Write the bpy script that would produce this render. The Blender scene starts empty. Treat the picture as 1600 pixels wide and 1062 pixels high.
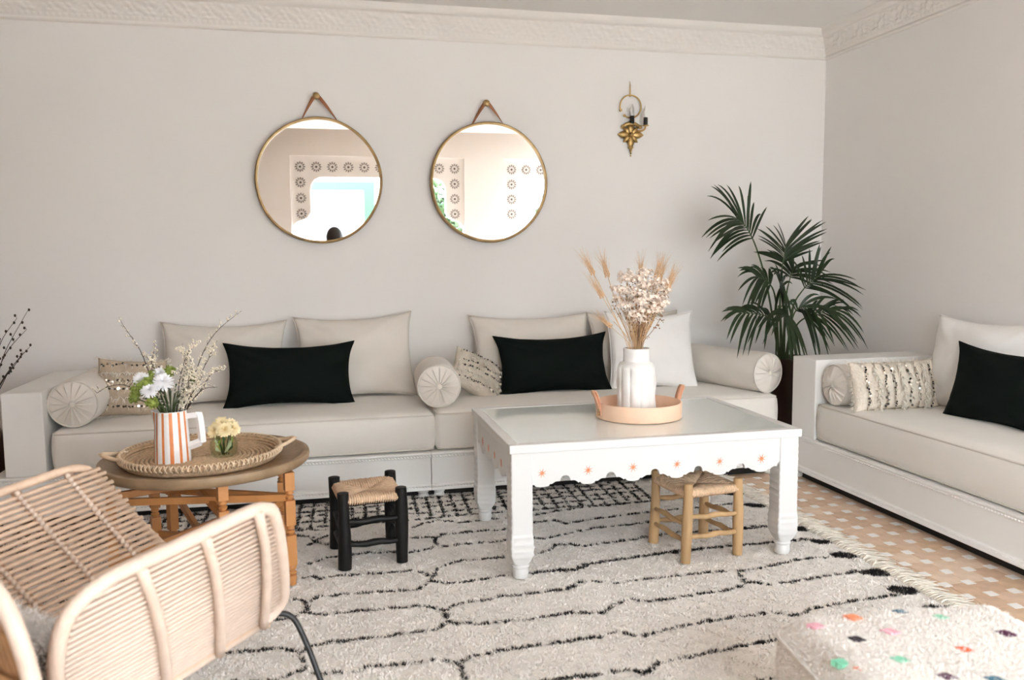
import bpy, bmesh, math, random
import numpy as np
from math import sin, cos, pi, radians, sqrt
from mathutils import Vector, Matrix, Quaternion

S = bpy.context.scene
COL = S.collection
random.seed(7)
RNG = np.random.default_rng(7)

# ------------------------------------------------------------------ camera
F_PX, YAW, PITCH, ROLL = 1304.673, 0.2288, 0.0979, -0.0091
CAM = Vector((0.0, -5.2882, 1.30))
cd = bpy.data.cameras.new('camera'); co = bpy.data.objects.new('camera', cd); COL.objects.link(co)
cd.sensor_fit = 'HORIZONTAL'; cd.sensor_width = 36.0; cd.lens = 36.0 * F_PX / 1600.0
cd.clip_start = 0.05; cd.clip_end = 200
_F = Vector((sin(YAW) * cos(PITCH), cos(YAW) * cos(PITCH), -sin(PITCH)))
_R = Vector((cos(YAW), -sin(YAW), 0)); _U = _R.cross(_F)
_R2 = _R * cos(ROLL) + _U * sin(ROLL); _U2 = -_R * sin(ROLL) + _U * cos(ROLL)
co.matrix_world = Matrix(((_R2.x, _U2.x, -_F.x, CAM.x), (_R2.y, _U2.y, -_F.y, CAM.y), (_R2.z, _U2.z, -_F.z, CAM.z), (0, 0, 0, 1)))
cd.dof.use_dof = True; cd.dof.focus_distance = 4.3; cd.dof.aperture_fstop = 2.8
S.camera = co

# ------------------------------------------------------------------ daylight and exposure
world = bpy.data.worlds.new('overcast_sky'); S.world = world; world.use_nodes = True
_bg = world.node_tree.nodes['Background']
_bg.inputs[0].default_value = (0.86, 0.93, 1.0, 1); _bg.inputs[1].default_value = 1.0
S.view_settings.view_transform = 'Standard'; S.view_settings.look = 'None'
S.view_settings.gamma = 1.0; S.view_settings.use_curve_mapping = False
S.view_settings.exposure = 4.55
try:
    S.cycles.max_bounces = 14; S.cycles.diffuse_bounces = 9; S.cycles.glossy_bounces = 5; S.cycles.transmission_bounces = 8
    S.cycles.transparent_max_bounces = 8; S.cycles.use_denoising = True; S.cycles.caustics_reflective = False; S.cycles.caustics_refractive = False
    S.cycles.sample_clamp_indirect = 6.0; S.cycles.use_adaptive_sampling = True; S.cycles.adaptive_threshold = 0.02
except Exception:
    pass

# room dimensions (metres): back wall y = 0, floor z = 0
XR, XL, ZC = 3.483, -2.35, 2.82           # niche with the sofas
YN, YB = -6.1, -7.0                       # niche mouth, inner face of the garden wall
XRR, XLL = 5.4, -3.7
OPEN = [(-3.43, -0.94), (-0.46, 2.03), (2.61, 5.10)]     # arched garden openings
OPEN_Z = 2.56
for i, (a, b) in enumerate(OPEN[1:]):         # daylight portals: sampling guides in the real openings
    ld = bpy.data.lights.new('opening_portal', 'AREA'); ld.shape = 'RECTANGLE'; ld.size = b - a; ld.size_y = OPEN_Z
    lo = bpy.data.objects.new('opening_portal', ld); COL.objects.link(lo)
    lo.location = ((a + b) / 2, YB - 0.22, OPEN_Z / 2); lo.rotation_euler = (radians(90), 0, 0)   # faces +y, into the room
    ld.cycles.is_portal = True

# ------------------------------------------------------------------ materials
MATS = {}
def mat(name, col, rough=0.6, metal=0.0, bump=0.0, scale=60.0, var=0.0, vscale=8.0, stretch=None, sheen=0.0, spec=0.5, trans=0.0, ior=1.45, coat=0.0, sub=0.0, kind='noise', detail=4.0):
    if name in MATS: return MATS[name]
    m = bpy.data.materials.new(name); m.use_nodes = True
    nt = m.node_tree; N = nt.nodes; L = nt.links; b = N['Principled BSDF']
    b.inputs['Base Color'].default_value = (*col, 1); b.inputs['Roughness'].default_value = rough; b.inputs['Metallic'].default_value = metal
    b.inputs['Specular IOR Level'].default_value = spec; b.inputs['IOR'].default_value = ior
    b.inputs['Transmission Weight'].default_value = trans; b.inputs['Coat Weight'].default_value = coat
    if sheen: b.inputs['Sheen Weight'].default_value = sheen
    tc = N.new('ShaderNodeTexCoord'); src = tc.outputs['Object']
    if stretch:
        mp = N.new('ShaderNodeMapping'); mp.inputs['Scale'].default_value = stretch; L.new(src, mp.inputs[0]); src = mp.outputs[0]
    if var:
        n = N.new('ShaderNodeTexNoise'); n.inputs['Scale'].default_value = vscale; n.inputs['Detail'].default_value = 5; L.new(src, n.inputs['Vector'])
        r = N.new('ShaderNodeMapRange'); r.inputs[1].default_value = 0.3; r.inputs[2].default_value = 0.7; r.inputs[3].default_value = 1 - var; r.inputs[4].default_value = 1 + var
        L.new(n.outputs['Fac'], r.inputs[0])
        mx = N.new('ShaderNodeMix'); mx.data_type = 'RGBA'; mx.blend_type = 'MULTIPLY'; mx.inputs[0].default_value = 1
        mx.inputs[6].default_value = (*col, 1); L.new(r.outputs[0], mx.inputs[7]); L.new(mx.outputs[2], b.inputs['Base Color'])
    if bump:
        if kind == 'wave':
            n = N.new('ShaderNodeTexWave'); n.inputs['Scale'].default_value = scale; n.inputs['Distortion'].default_value = 1.5; o = n.outputs['Fac']
        elif kind == 'voronoi':
            n = N.new('ShaderNodeTexVoronoi'); n.inputs['Scale'].default_value = scale; o = n.outputs['Distance']
        else:
            n = N.new('ShaderNodeTexNoise'); n.inputs['Scale'].default_value = scale; n.inputs['Detail'].default_value = detail; o = n.outputs['Fac']
        L.new(src, n.inputs['Vector'])
        bp = N.new('ShaderNodeBump'); bp.inputs['Strength'].default_value = bump; bp.inputs['Distance'].default_value = 0.01
        L.new(o, bp.inputs['Height']); L.new(bp.outputs[0], b.inputs['Normal'])
    MATS[name] = m
    return m

WALL = mat('wall_plaster', (0.81, 0.795, 0.785), 0.75, bump=0.06, scale=35, var=0.012, vscale=1.5)
DIM_BROWN = mat('bounce_cutting_brown', (0.24, 0.165, 0.105), 0.85, bump=0.1, scale=25, var=0.06, vscale=2)  # invented brown finish, soaks up bounce light on the unseen left wall
CEIL_DIM = mat('bounce_cutting_ceiling', (0.30, 0.22, 0.15), 0.7, bump=0.1, scale=20, var=0.1, vscale=4)  # invented brown finish to lower bounce from the rear ceiling
CEIL = mat('ceiling_plaster', (0.80, 0.785, 0.77), 0.8, bump=0.04, scale=30)
STUCCO = mat('carved_stucco', (0.80, 0.775, 0.745), 0.8, bump=0.15, scale=140)
WPAINT = mat('white_furniture_paint', (0.83, 0.83, 0.82), 0.38, bump=0.04, scale=90, var=0.015, vscale=5)
TPAINT = mat('white_table_paint', (0.70, 0.70, 0.695), 0.35, bump=0.03, scale=90, var=0.01, vscale=6)
LINEN = mat('beige_linen', (0.73, 0.685, 0.63), 0.9, bump=0.25, scale=420, var=0.03, vscale=6, sheen=0.2)
LINEN2 = mat('pale_linen_upholstery', (0.77, 0.74, 0.695), 0.9, bump=0.2, scale=420, var=0.025, vscale=4, sheen=0.2)
PIPE = mat('beige_piping', (0.66, 0.62, 0.565), 0.9, bump=0.2, scale=300)
WHITECL = mat('white_cotton', (0.84, 0.83, 0.82), 0.9, bump=0.2, scale=300, var=0.02, vscale=8)
VELVET = mat('black_velvet', (0.0035, 0.0065, 0.005), 0.85, bump=0.25, scale=200, spec=0.15)
BRASS = mat('aged_brass', (0.52, 0.35, 0.14), 0.34, metal=0.85, bump=0.2, scale=120, var=0.2, vscale=20)  # near arm gets the painted lit tone, far arm the darker one
BRONZE = mat('bronze_rim', (0.36, 0.24, 0.11), 0.42, metal=0.6, bump=0.12, scale=90, var=0.25, vscale=18)
LEATHER = mat('tan_leather', (0.33, 0.13, 0.055), 0.5, bump=0.2, scale=160, var=0.15, vscale=20)
MIRROR = mat('mirror_silver', (0.93, 0.93, 0.92), 0.0, metal=1.0)
RATTAN = mat('pale_rattan', (0.70, 0.52, 0.385), 0.5, bump=0.25, scale=90, var=0.1, vscale=25)
RATTAN_W = mat('lit_tone_rattan', (0.70, 0.57, 0.475), 0.5, bump=0.25, scale=90, var=0.06, vscale=25)  # lighter copy of the rattan, lit-side brightness put into the colour
RATTAN_B = mat('brown_rattan', (0.36, 0.19, 0.085), 0.5, bump=0.25, scale=90, var=0.25, vscale=25)
IRON = mat('black_iron', (0.018, 0.018, 0.018), 0.4, bump=0.1, scale=120)
OWOOD = mat('honey_wood', (0.50, 0.225, 0.075), 0.42, bump=0.12, scale=25, var=0.18, vscale=9, stretch=(1, 1, 0.15))
TRAYW = mat('worn_brown_wood', (0.30, 0.205, 0.12), 0.45, bump=0.15, scale=40, var=0.2, vscale=14)
LOG = mat('peeled_log', (0.50, 0.325, 0.165), 0.6, bump=0.3, scale=30, var=0.22, vscale=14, stretch=(1, 1, 0.2))
EBONY = mat('black_stained_log', (0.008, 0.0075, 0.007), 0.5, spec=0.3, bump=0.3, scale=40, var=0.2, vscale=14, stretch=(1, 1, 0.3))
RUSH = mat('woven_rush', (0.70, 0.50, 0.34), 0.75, bump=0.3, scale=200, var=0.15, vscale=60)
SEAGR = mat('seagrass_coil', (0.60, 0.43, 0.275), 0.75, bump=0.4, scale=220, var=0.2, vscale=70)
SEAGR_L = mat('pale_palm_weave', (0.72, 0.55, 0.38), 0.7, bump=0.3, scale=200, var=0.12, vscale=50)
CERAM = mat('white_ceramic', (0.86, 0.86, 0.86), 0.22, bump=0.02, scale=40)
MATTEC = mat('matte_white_stoneware', (0.82, 0.82, 0.815), 0.5, bump=0.05, scale=60)
ORANGE = mat('orange_glaze', (0.70, 0.24, 0.08), 0.25, var=0.12, vscale=20)
STARC = mat('orange_star_paint', (0.75, 0.25, 0.12), 0.5, var=0.15, vscale=60)
PEACH = mat('peach_leather', (0.83, 0.58, 0.42), 0.55, bump=0.08, scale=140, var=0.03, vscale=10)
PEACH2 = mat('peach_leather_handle', (0.74, 0.40, 0.26), 0.55, bump=0.1, scale=140)
GLASST = mat('tabletop_glass', (0.80, 0.86, 0.85), 0.06, spec=0.6, coat=0.3)
def glass(name, col):
    m = mat(name, col, 0.02, trans=1.0, ior=1.45); return m
SMOKE = bpy.data.materials.new('smoky_glass'); SMOKE.use_nodes = True
_n = SMOKE.node_tree.nodes; _l = SMOKE.node_tree.links; _n.remove(_n['Principled BSDF'])
_t = _n.new('ShaderNodeBsdfTransparent'); _t.inputs[0].default_value = (0.93, 0.95, 0.89, 1); _g = _n.new('ShaderNodeBsdfGlossy'); _g.inputs['Roughness'].default_value = 0.03
_w = _n.new('ShaderNodeLayerWeight'); _w.inputs[0].default_value = 0.35; _f = _n.new('ShaderNodeMath'); _f.operation = 'POWER'; _f.inputs[1].default_value = 3.0; _l.new(_w.outputs['Facing'], _f.inputs[0]); _x = _n.new('ShaderNodeMixShader'); _l.new(_f.outputs[0], _x.inputs[0]); _l.new(_t.outputs[0], _x.inputs[1]); _l.new(_g.outputs[0], _x.inputs[2]); _l.new(_x.outputs[0], _n['Material Output'].inputs[0])
CLEAR = glass('clear_bulb_glass', (0.97, 0.97, 0.96))
FROST = mat('frosted_bulb', (0.86, 0.86, 0.85), 0.4)
BLACKP = mat('black_sleeve', (0.012, 0.012, 0.012), 0.5)
POT = mat('dark_brown_pot', (0.042, 0.018, 0.012), 0.28, bump=0.05, scale=60, var=0.2, vscale=6)
SOIL = mat('potting_soil', (0.03, 0.02, 0.014), 0.95, bump=0.8, scale=80)
PALM = mat('palm_leaf', (0.014, 0.030, 0.009), 0.38, bump=0.08, scale=60, var=0.3, vscale=9)
PSTEM = mat('palm_stem', (0.045, 0.08, 0.025), 0.5, var=0.25, vscale=12)
STEM = mat('flower_stem', (0.06, 0.085, 0.03), 0.6, var=0.3, vscale=30)
TWIG = mat('dark_twig', (0.045, 0.028, 0.02), 0.7, var=0.3, vscale=40)
BLOSSOM = mat('cream_blossom', (0.84, 0.77, 0.64), 0.7, var=0.12, vscale=120)
MUM_W = mat('white_petal', (0.88, 0.88, 0.90), 0.6)
MUM_G = mat('green_pompon', (0.27, 0.33, 0.07), 0.65, var=0.25, vscale=60)
MUM_Y = mat('pale_yellow_petal', (0.86, 0.74, 0.46), 0.6, var=0.06, vscale=40)
LEAFP = mat('pale_water_leaf', (0.62, 0.68, 0.50), 0.5, var=0.2, vscale=30)
LEAFG = mat('bouquet_leaf', (0.05, 0.09, 0.03), 0.55, var=0.3, vscale=30)
STRAW = mat('dried_straw', (0.62, 0.41, 0.23), 0.75, var=0.2, vscale=30)
DRYFL = mat('dried_white_flower', (0.90, 0.80, 0.72), 0.8, var=0.15, vscale=60)
DRYBR = mat('dried_brown', (0.30, 0.18, 0.10), 0.8, var=0.3, vscale=30)
WHEAT = mat('wheat_ear', (0.74, 0.51, 0.32), 0.75, var=0.15, vscale=40)
WOOL = mat('cream_wool_pile', (0.86, 0.83, 0.80), 0.95, var=0.05, vscale=5)
WOOLB = mat('rug_backing', (0.82, 0.79, 0.75), 0.95, bump=0.6, scale=120, var=0.08, vscale=14)
WOOLK = mat('black_wool_pile', (0.014, 0.012, 0.012), 0.95)
FRINGE = mat('rug_fringe', (0.74, 0.69, 0.61), 0.9, var=0.15, vscale=40)
POUFM = mat('pouf_fleece', (0.80, 0.765, 0.725), 0.95, bump=0.9, scale=85, var=0.05, vscale=7, detail=6)
SEQBASE = mat('cream_knotted_wool', (0.70, 0.63, 0.54), 0.9, bump=0.7, scale=110, var=0.1, vscale=12)
SEQBASE2 = mat('sand_knotted_wool', (0.56, 0.46, 0.35), 0.9, bump=0.7, scale=110, var=0.14, vscale=12)
SEQTHR = mat('cream_tufts', (0.76, 0.71, 0.63), 0.9)
SEQ = mat('silver_sequin', (0.82, 0.78, 0.70), 0.16, metal=1.0)
SEQD = mat('dark_thread', (0.06, 0.05, 0.04), 0.8)
FURW = mat('white_fur', (0.86, 0.86, 0.86), 0.9, var=0.1, vscale=10)
FURD = mat('grey_fur', (0.10, 0.10, 0.09), 0.9)
TILE = [mat('terracotta_tile_a', (0.68, 0.50, 0.37), 0.42, bump=0.1, scale=50, var=0.08, vscale=20),
        mat('terracotta_tile_b', (0.60, 0.42, 0.295), 0.42, bump=0.1, scale=50, var=0.1, vscale=20),
        mat('terracotta_tile_c', (0.74, 0.58, 0.45), 0.42, bump=0.1, scale=50, var=0.08, vscale=20),
        mat('terracotta_tile_d', (0.64, 0.46, 0.31), 0.42, bump=0.1, scale=50, var=0.12, vscale=20)]
DOT = mat('white_floor_cabochon', (0.88, 0.88, 0.87), 0.35)
GROUT = mat('floor_grout', (0.60, 0.47, 0.36), 0.8, bump=0.3, scale=90, var=0.12, vscale=20)
ROSE = mat('rosette_stencil', (0.10, 0.085, 0.075), 0.7)
MINT = mat('mint_paint', (0.045, 0.115, 0.065), 0.5)
CWHITE = mat('courtyard_white', (0.82, 0.82, 0.82), 0.8, bump=0.1, scale=20)
PAVE = mat('courtyard_paving', (0.62, 0.58, 0.53), 0.7, var=0.1, vscale=3)
GARDEN = mat('garden_leaf', (0.055, 0.10, 0.035), 0.5, var=0.3, vscale=5)
BARK = mat('bark', (0.12, 0.08, 0.05), 0.85, bump=0.5, scale=20)
SKIN = mat('skin', (0.55, 0.34, 0.25), 0.5, var=0.05, vscale=12)
HAIR = mat('dark_hair', (0.012, 0.008, 0.007), 0.45, bump=0.5, scale=60, stretch=(1, 1, 0.15))
CLOTH_D = mat('dark_dress', (0.05, 0.05, 0.06), 0.85, bump=0.3, scale=120)
UNDER_SHADE = mat('painted_under_shade', (0.012, 0.009, 0.007), 0.7)  # near-black colour that stands in for shade below the benches
DGLASS = mat('grey_window_glass', (0.30, 0.33, 0.33), 0.08, spec=0.6)

# ------------------------------------------------------------------ mesh helpers
class MB:
    """collects vertices and faces of one mesh object"""
    def __init__(s): s.v = []; s.f = []; s.m = []; s.mi = 0
    def add(s, v, f, M=None):
        o = len(s.v)
        s.v += [tuple(M @ Vector(p)) for p in v] if M is not None else [tuple(p) for p in v]
        s.f += [tuple(i + o for i in q) for q in f]; s.m += [s.mi] * len(f); return s
    def box(s, x0, x1, y0, y1, z0, z1, M=None):
        v = [(x0, y0, z0), (x1, y0, z0), (x1, y1, z0), (x0, y1, z0), (x0, y0, z1), (x1, y0, z1), (x1, y1, z1), (x0, y1, z1)]
        return s.add(v, [(0, 3, 2, 1), (4, 5, 6, 7), (0, 1, 5, 4), (1, 2, 6, 5), (2, 3, 7, 6), (3, 0, 4, 7)], M)
    def bar(s, a, b, w, h, up=(0, 0, 1)):
        a = Vector(a); b = Vector(b); d = b - a; L = d.length; d.normalize(); u = Vector(up); r = d.cross(u)
        if r.length < 1e-4: r = d.cross(Vector((1, 0, 0)))
        r.normalize(); u = r.cross(d); M = Matrix(((r.x, d.x, u.x, a.x), (r.y, d.y, u.y, a.y), (r.z, d.z, u.z, a.z), (0, 0, 0, 1)))
        return s.box(-w / 2, w / 2, 0, L, -h / 2, h / 2, M)
    def tube(s, pts, r, n=8, cap=True, closed=False, M=None, flat=1.0):
        pts = [Vector(p) for p in pts]; N = len(pts); rr = r if hasattr(r, '__len__') else [r] * N
        o = len(s.v); T = []
        for i in range(N):
            a = pts[(i - 1) % N] if (closed or i > 0) else pts[0]; b = pts[(i + 1) % N] if (closed or i < N - 1) else pts[-1]
            t = b - a; t = t.normalized() if t.length > 1e-9 else Vector((0, 0, 1)); T.append(t)
        u = T[0].orthogonal().normalized(); vs = []
        for i in range(N):
            u = u - T[i] * u.dot(T[i])
            u = u.normalized() if u.length > 1e-6 else T[i].orthogonal().normalized()
            w = T[i].cross(u)
            for k in range(n):
                a = 2 * pi * k / n; vs.append(pts[i] + (u * cos(a) + w * sin(a) * flat) * rr[i])
        fs = []
        for i in range(N if closed else N - 1):
            j = (i + 1) % N
            for k in range(n):
                fs.append((i * n + k, i * n + (k + 1) % n, j * n + (k + 1) % n, j * n + k))
        if cap and not closed: fs += [tuple(range(n - 1, -1, -1)), tuple((N - 1) * n + k for k in range(n))]
        return s.add(vs, fs, M)
    def lathe(s, prof, n=32, M=None, cap=True, fn=None):
        vs = []; fs = []; P = len(prof)
        for (r, z) in prof:
            for k in range(n):
                a = 2 * pi * k / n; q = (r * cos(a), r * sin(a), z); vs.append(fn(q, a) if fn else q)
        for i in range(P - 1):
            for k in range(n): fs.append((i * n + k, i * n + (k + 1) % n, (i + 1) * n + (k + 1) % n, (i + 1) * n + k))
        if cap: fs += [tuple(range(n - 1, -1, -1)), tuple((P - 1) * n + k for k in range(n))]
        return s.add(vs, fs, M)
    def prism(s, poly, z0, z1, M=None):
        n = len(poly); v = [(x, y, z0) for x, y in poly] + [(x, y, z1) for x, y in poly]
        f = [tuple(range(n - 1, -1, -1)), tuple(range(n, 2 * n))] + [(i, (i + 1) % n, n + (i + 1) % n, n + i) for i in range(n)]
        return s.add(v, f, M)
    def ball(s, c, r, n=8, m=6, sq=(1, 1, 1)):
        c = Vector(c); vs = [(c.x, c.y, c.z - r * sq[2])]; fs = []
        for i in range(1, m):
            t = pi * i / m
            for k in range(n): vs.append((c.x + r * sq[0] * sin(t) * cos(2 * pi * k / n), c.y + r * sq[1] * sin(t) * sin(2 * pi * k / n), c.z - r * sq[2] * cos(t)))
        vs.append((c.x, c.y, c.z + r * sq[2])); top = len(vs) - 1
        for k in range(n):
            fs.append((0, 1 + (k + 1) % n, 1 + k)); fs.append((top, 1 + (m - 2) * n + k, 1 + (m - 2) * n + (k + 1) % n))
            for i in range(m - 2): fs.append((1 + i * n + k, 1 + i * n + (k + 1) % n, 1 + (i + 1) * n + (k + 1) % n, 1 + (i + 1) * n + k))
        return s.add(vs, fs)
    def mesh(s, name, mats):
        me = bpy.data.meshes.new(name); me.from_pydata(s.v, [], s.f)
        for m in (mats if isinstance(mats, (list, tuple)) else [mats]): me.materials.append(m)
        if any(s.m): me.polygons.foreach_set('material_index', s.m)
        me.update(); return me
    def build(s, name, mats, parent=None, smooth=None, bevel=0.0, loc=None, rot=None, seg=2):
        o = bpy.data.objects.new(name, s.mesh(name, mats)); COL.objects.link(o)
        return finish(o, parent, smooth, bevel, loc, rot, seg)

def finish(o, parent=None, smooth=None, bevel=0.0, loc=None, rot=None, seg=2):
    if parent is not None: o.parent = parent
    if loc is not None: o.location = loc
    if rot is not None: o.rotation_euler = rot
    if smooth is not None:
        try: o.data.shade_auto_smooth if False else None
        except Exception: pass
        o.data.polygons.foreach_set('use_smooth', [True] * len(o.data.polygons))
        if smooth < 180:
            try: o.data.set_sharp_from_angle(angle=radians(smooth))
            except Exception: pass
    if bevel:
        b = o.modifiers.new('bevel', 'BEVEL'); b.width = bevel; b.segments = seg; b.limit_method = 'ANGLE'; b.angle_limit = radians(35)
    return o

def link(name, me, parent=None, loc=None, rot=None):
    o = bpy.data.objects.new(name, me); COL.objects.link(o); return finish(o, parent, None, 0, loc, rot)
def tag(o, label=None, cat=None, group=None, kind=None):
    if label: o['label'] = label
    if cat: o['category'] = cat
    if group: o['group'] = group
    if kind: o['kind'] = kind
    return o
def thing(name, label, cat, loc=(0, 0, 0), rz=0.0, group=None, rot=None):
    o = bpy.data.objects.new(name, None); COL.objects.link(o); o.empty_display_size = 0.1
    o.location = loc; o.rotation_euler = rot if rot is not None else (0, 0, rz)
    return tag(o, label, cat, group)
def struct(o): return tag(o, kind='structure')
def np_obj(name, v, f, mats, parent=None, mi=None, smooth=False):
    """fast triangle / quad mesh from numpy arrays"""
    me = bpy.data.meshes.new(name); v = np.asarray(v, np.float32); f = np.asarray(f, np.int32); k = f.shape[1]
    me.vertices.add(len(v)); me.vertices.foreach_set('co', v.ravel())
    me.loops.add(f.size); me.loops.foreach_set('vertex_index', f.ravel())
    me.polygons.add(len(f)); me.polygons.foreach_set('loop_start', np.arange(0, f.size, k, dtype=np.int32))
    for m in (mats if isinstance(mats, (list, tuple)) else [mats]): me.materials.append(m)
    if mi is not None: me.polygons.foreach_set('material_index', np.asarray(mi, np.int32))
    me.update(calc_edges=True); me.validate()
    if smooth: me.polygons.foreach_set('use_smooth', [True] * len(f))
    o = bpy.data.objects.new(name, me); COL.objects.link(o)
    if parent is not None: o.parent = parent
    return o
def spline(pts, n=24):
    """Catmull-Rom through points"""
    P = [Vector(p) for p in pts]; P = [P[0] * 2 - P[1]] + P + [P[-1] * 2 - P[-2]]; out = []; k = len(P) - 3
    for i in range(n + 1):
        t = i / n * k; j = min(int(t), k - 1); t -= j; a, b, c, d = P[j:j + 4]
        out.append(0.5 * ((2 * b) + (c - a) * t + (2 * a - 5 * b + 4 * c - d) * t * t + (3 * b - a - 3 * c + d) * t ** 3))
    return out
def frame_to(d, p=(0, 0, 0), up=(0, 0, 1)):
    """matrix whose local z points along d"""
    d = Vector(d).normalized(); q = d.to_track_quat('Z', 'Y'); return Matrix.Translation(Vector(p)) @ q.to_matrix().to_4x4()

# ================================================================== the room
def slab(name, x0, x1, y0, y1, z0, z1, m): return struct(MB().box(x0, x1, y0, y1, z0, z1).build(name, m))
T = 0.15; ZR = 3.0
slab('wall_back', XL - T, XR + T, 0, T, 0, ZC, WALL)
slab('wall_right', XR, XR + T, YN, 0, 0, ZC, WALL)
slab('wall_left', XL - T, XL, YN, 0, 0, ZC, DIM_BROWN)  # unseen wall, browned so the left side of the room darkens
slab('wall_right_return', XR + T, XRR, YN, YN + T, 0, ZR, WALL)
slab('wall_left_return', XLL, XL - T, YN, YN + T, 0, ZR, WALL)
slab('wall_right_end', XRR, XRR + T, YB - 0.2, YN + T, 0, ZR, WALL)
slab('wall_left_end', XLL - T, XLL, YB - 0.2, YN + T, 0, ZR, WALL)
slab('ceiling', XL - T, XR + T, YN, T, ZC, ZC + 0.35, CEIL)
slab('ceiling_garden_side', XLL - T, XRR + T, YB - 0.2, YN + T, ZR, ZR + 0.12, CEIL_DIM)  # behind the camera, darkened to return less light

# garden wall with three arches, each framed by a stencilled plaster header
wb = MB(); xs = [XLL] + [q for ab in OPEN for q in ab] + [XRR]
for i in range(0, len(xs), 2): wb.box(xs[i], xs[i + 1], YB - 0.2, YB, 0, ZR)
for a, b in OPEN: wb.box(a, b, YB - 0.2, YB, OPEN_Z, ZR)
wb.box(*OPEN[0], YB - 0.2, YB - 0.12, 0, OPEN_Z)      # the first arch is walled up to cut daylight from the left
wall_rear = struct(wb.build('wall_rear', WALL))
rose = MB()
for k in range(12):
    a = 2 * pi * k / 12; p = []
    for t in range(7):
        u = t / 6; w = 0.0085 * sin(pi * u) ** 0.8; p.append((0.034 + 0.042 * u, w))
    poly = p + [(x, -y) for x, y in reversed(p[1:-1])]
    rose.prism([(x * cos(a) - y * sin(a), x * sin(a) + y * cos(a)) for x, y in poly], 0, 0.002)
rose.prism([(0.017 * cos(2 * pi * k / 12), 0.017 * sin(2 * pi * k / 12)) for k in range(12)], 0, 0.002)
rose_me = rose.mesh('rosette', ROSE)
for a, b in OPEN:
    W = 0.27; yb = YB - 0.04
    out = [(a, OPEN_Z), (a, 1.60)]
    out += [(a + 0.03 + 0.10 * (1 - cos(t)), 1.56 + 0.10 * sin(t)) for t in np.linspace(0, pi / 2, 6)]
    out += [(a + W - 0.05, 1.70), (a + W, 1.78), (a + W, 2.10)]
    out += [(a + W + 0.17 * (1 - cos(t)), 2.10 + 0.17 * sin(t)) for t in np.linspace(0, pi / 2, 7)][1:]
    mirr = [(a + b - x, z) for x, z in reversed(out)]
    hd = MB(); M = Matrix.Translation((0, yb, 0)) @ Matrix.Rotation(pi / 2, 4, 'X')
    hd.prism(list(reversed(out + mirr)), 0, 0.10, M)
    h = hd.build('arch_panel', WALL, wall_rear)
    n = int(round((b - a - W) / 0.217)); step = (b - a - W) / n
    pos = [(a + W / 2 + i * step, 2.41) for i in range(n + 1)]
    for j in range(1, 4): pos += [(a + W / 2, 2.41 - 0.217 * j), (b - W / 2, 2.41 - 0.217 * j)]
    for x, z in pos: link('rosette', rose_me, h, (x, yb + 0.0005, z), (-pi / 2, 0, 0))

# carved stucco cornice: profile swept along the wall, relief in real geometry
def cornice(name, length, M):
    ns = int(length / 0.011); prof = [(0.0, 2.640), (0.018, 2.642), (0.022, 2.655), (0.012, 2.662)]
    nb = 20; band = []
    for i in range(nb + 1):
        t = i / nb; band.append((0.016 + 0.062 * t ** 1.3, 2.668 + 0.105 * t, t))
    top = [(0.088, 2.775), (0.112, 2.782), (0.116, 2.80), (0.125, 2.822)]
    rows = [(d, z, None) for d, z in prof] + band + [(d, z, None) for d, z in top]
    v = []
    for i in range(ns + 1):
        s = length * i / ns
        for d, z, t in rows:
            h = 0
            if t is not None and 0.02 < t < 0.98:
                e = min(1, t / 0.08, (1 - t) / 0.08)
                if t < 0.22: h = 0.006 * (0.5 + 0.5 * sin(s * 2 * pi / 0.032)) * sin(pi * t / 0.22)
                else:
                    q = (t - 0.22) / 0.78
                    a1 = sin(s * 2 * pi / 0.21 + 2.2 * sin(q * 2 * pi)) ; a2 = sin(s * 2 * pi / 0.07 + 5.0 * q + 2.5 * sin(s * 2 * pi / 0.21)); a3 = cos(q * 5 * pi + 2.0 * sin(s * 2 * pi / 0.105))
                    h = 0.0085 * max(0, min(1, 0.5 + 0.9 * a2 * a3 + 0.35 * a1)) * e
            v.append((s, d + h, z))
    R = len(rows); idx = np.arange((ns + 1) * R).reshape(ns + 1, R)
    f = np.stack([idx[:-1, :-1], idx[1:, :-1], idx[1:, 1:], idx[:-1, 1:]], -1).reshape(-1, 4)
    o = np_obj(name, v, f, STUCCO, smooth=False); o.matrix_world = M; return struct(o)
cornice('trim_1', XR - XL, Matrix(((-1, 0, 0, XR), (0, -1, 0, 0), (0, 0, 1, 0), (0, 0, 0, 1))))
cornice('trim_2', -YN, Matrix(((0, -1, 0, XR), (-1, 0, 0, 0), (0, 0, 1, 0), (0, 0, 0, 1))))
cornice('trim_3', -YN, Matrix(((0, 1, 0, XL), (-1, 0, 0, 0), (0, 0, 1, 0), (0, 0, 0, 1))))

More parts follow.
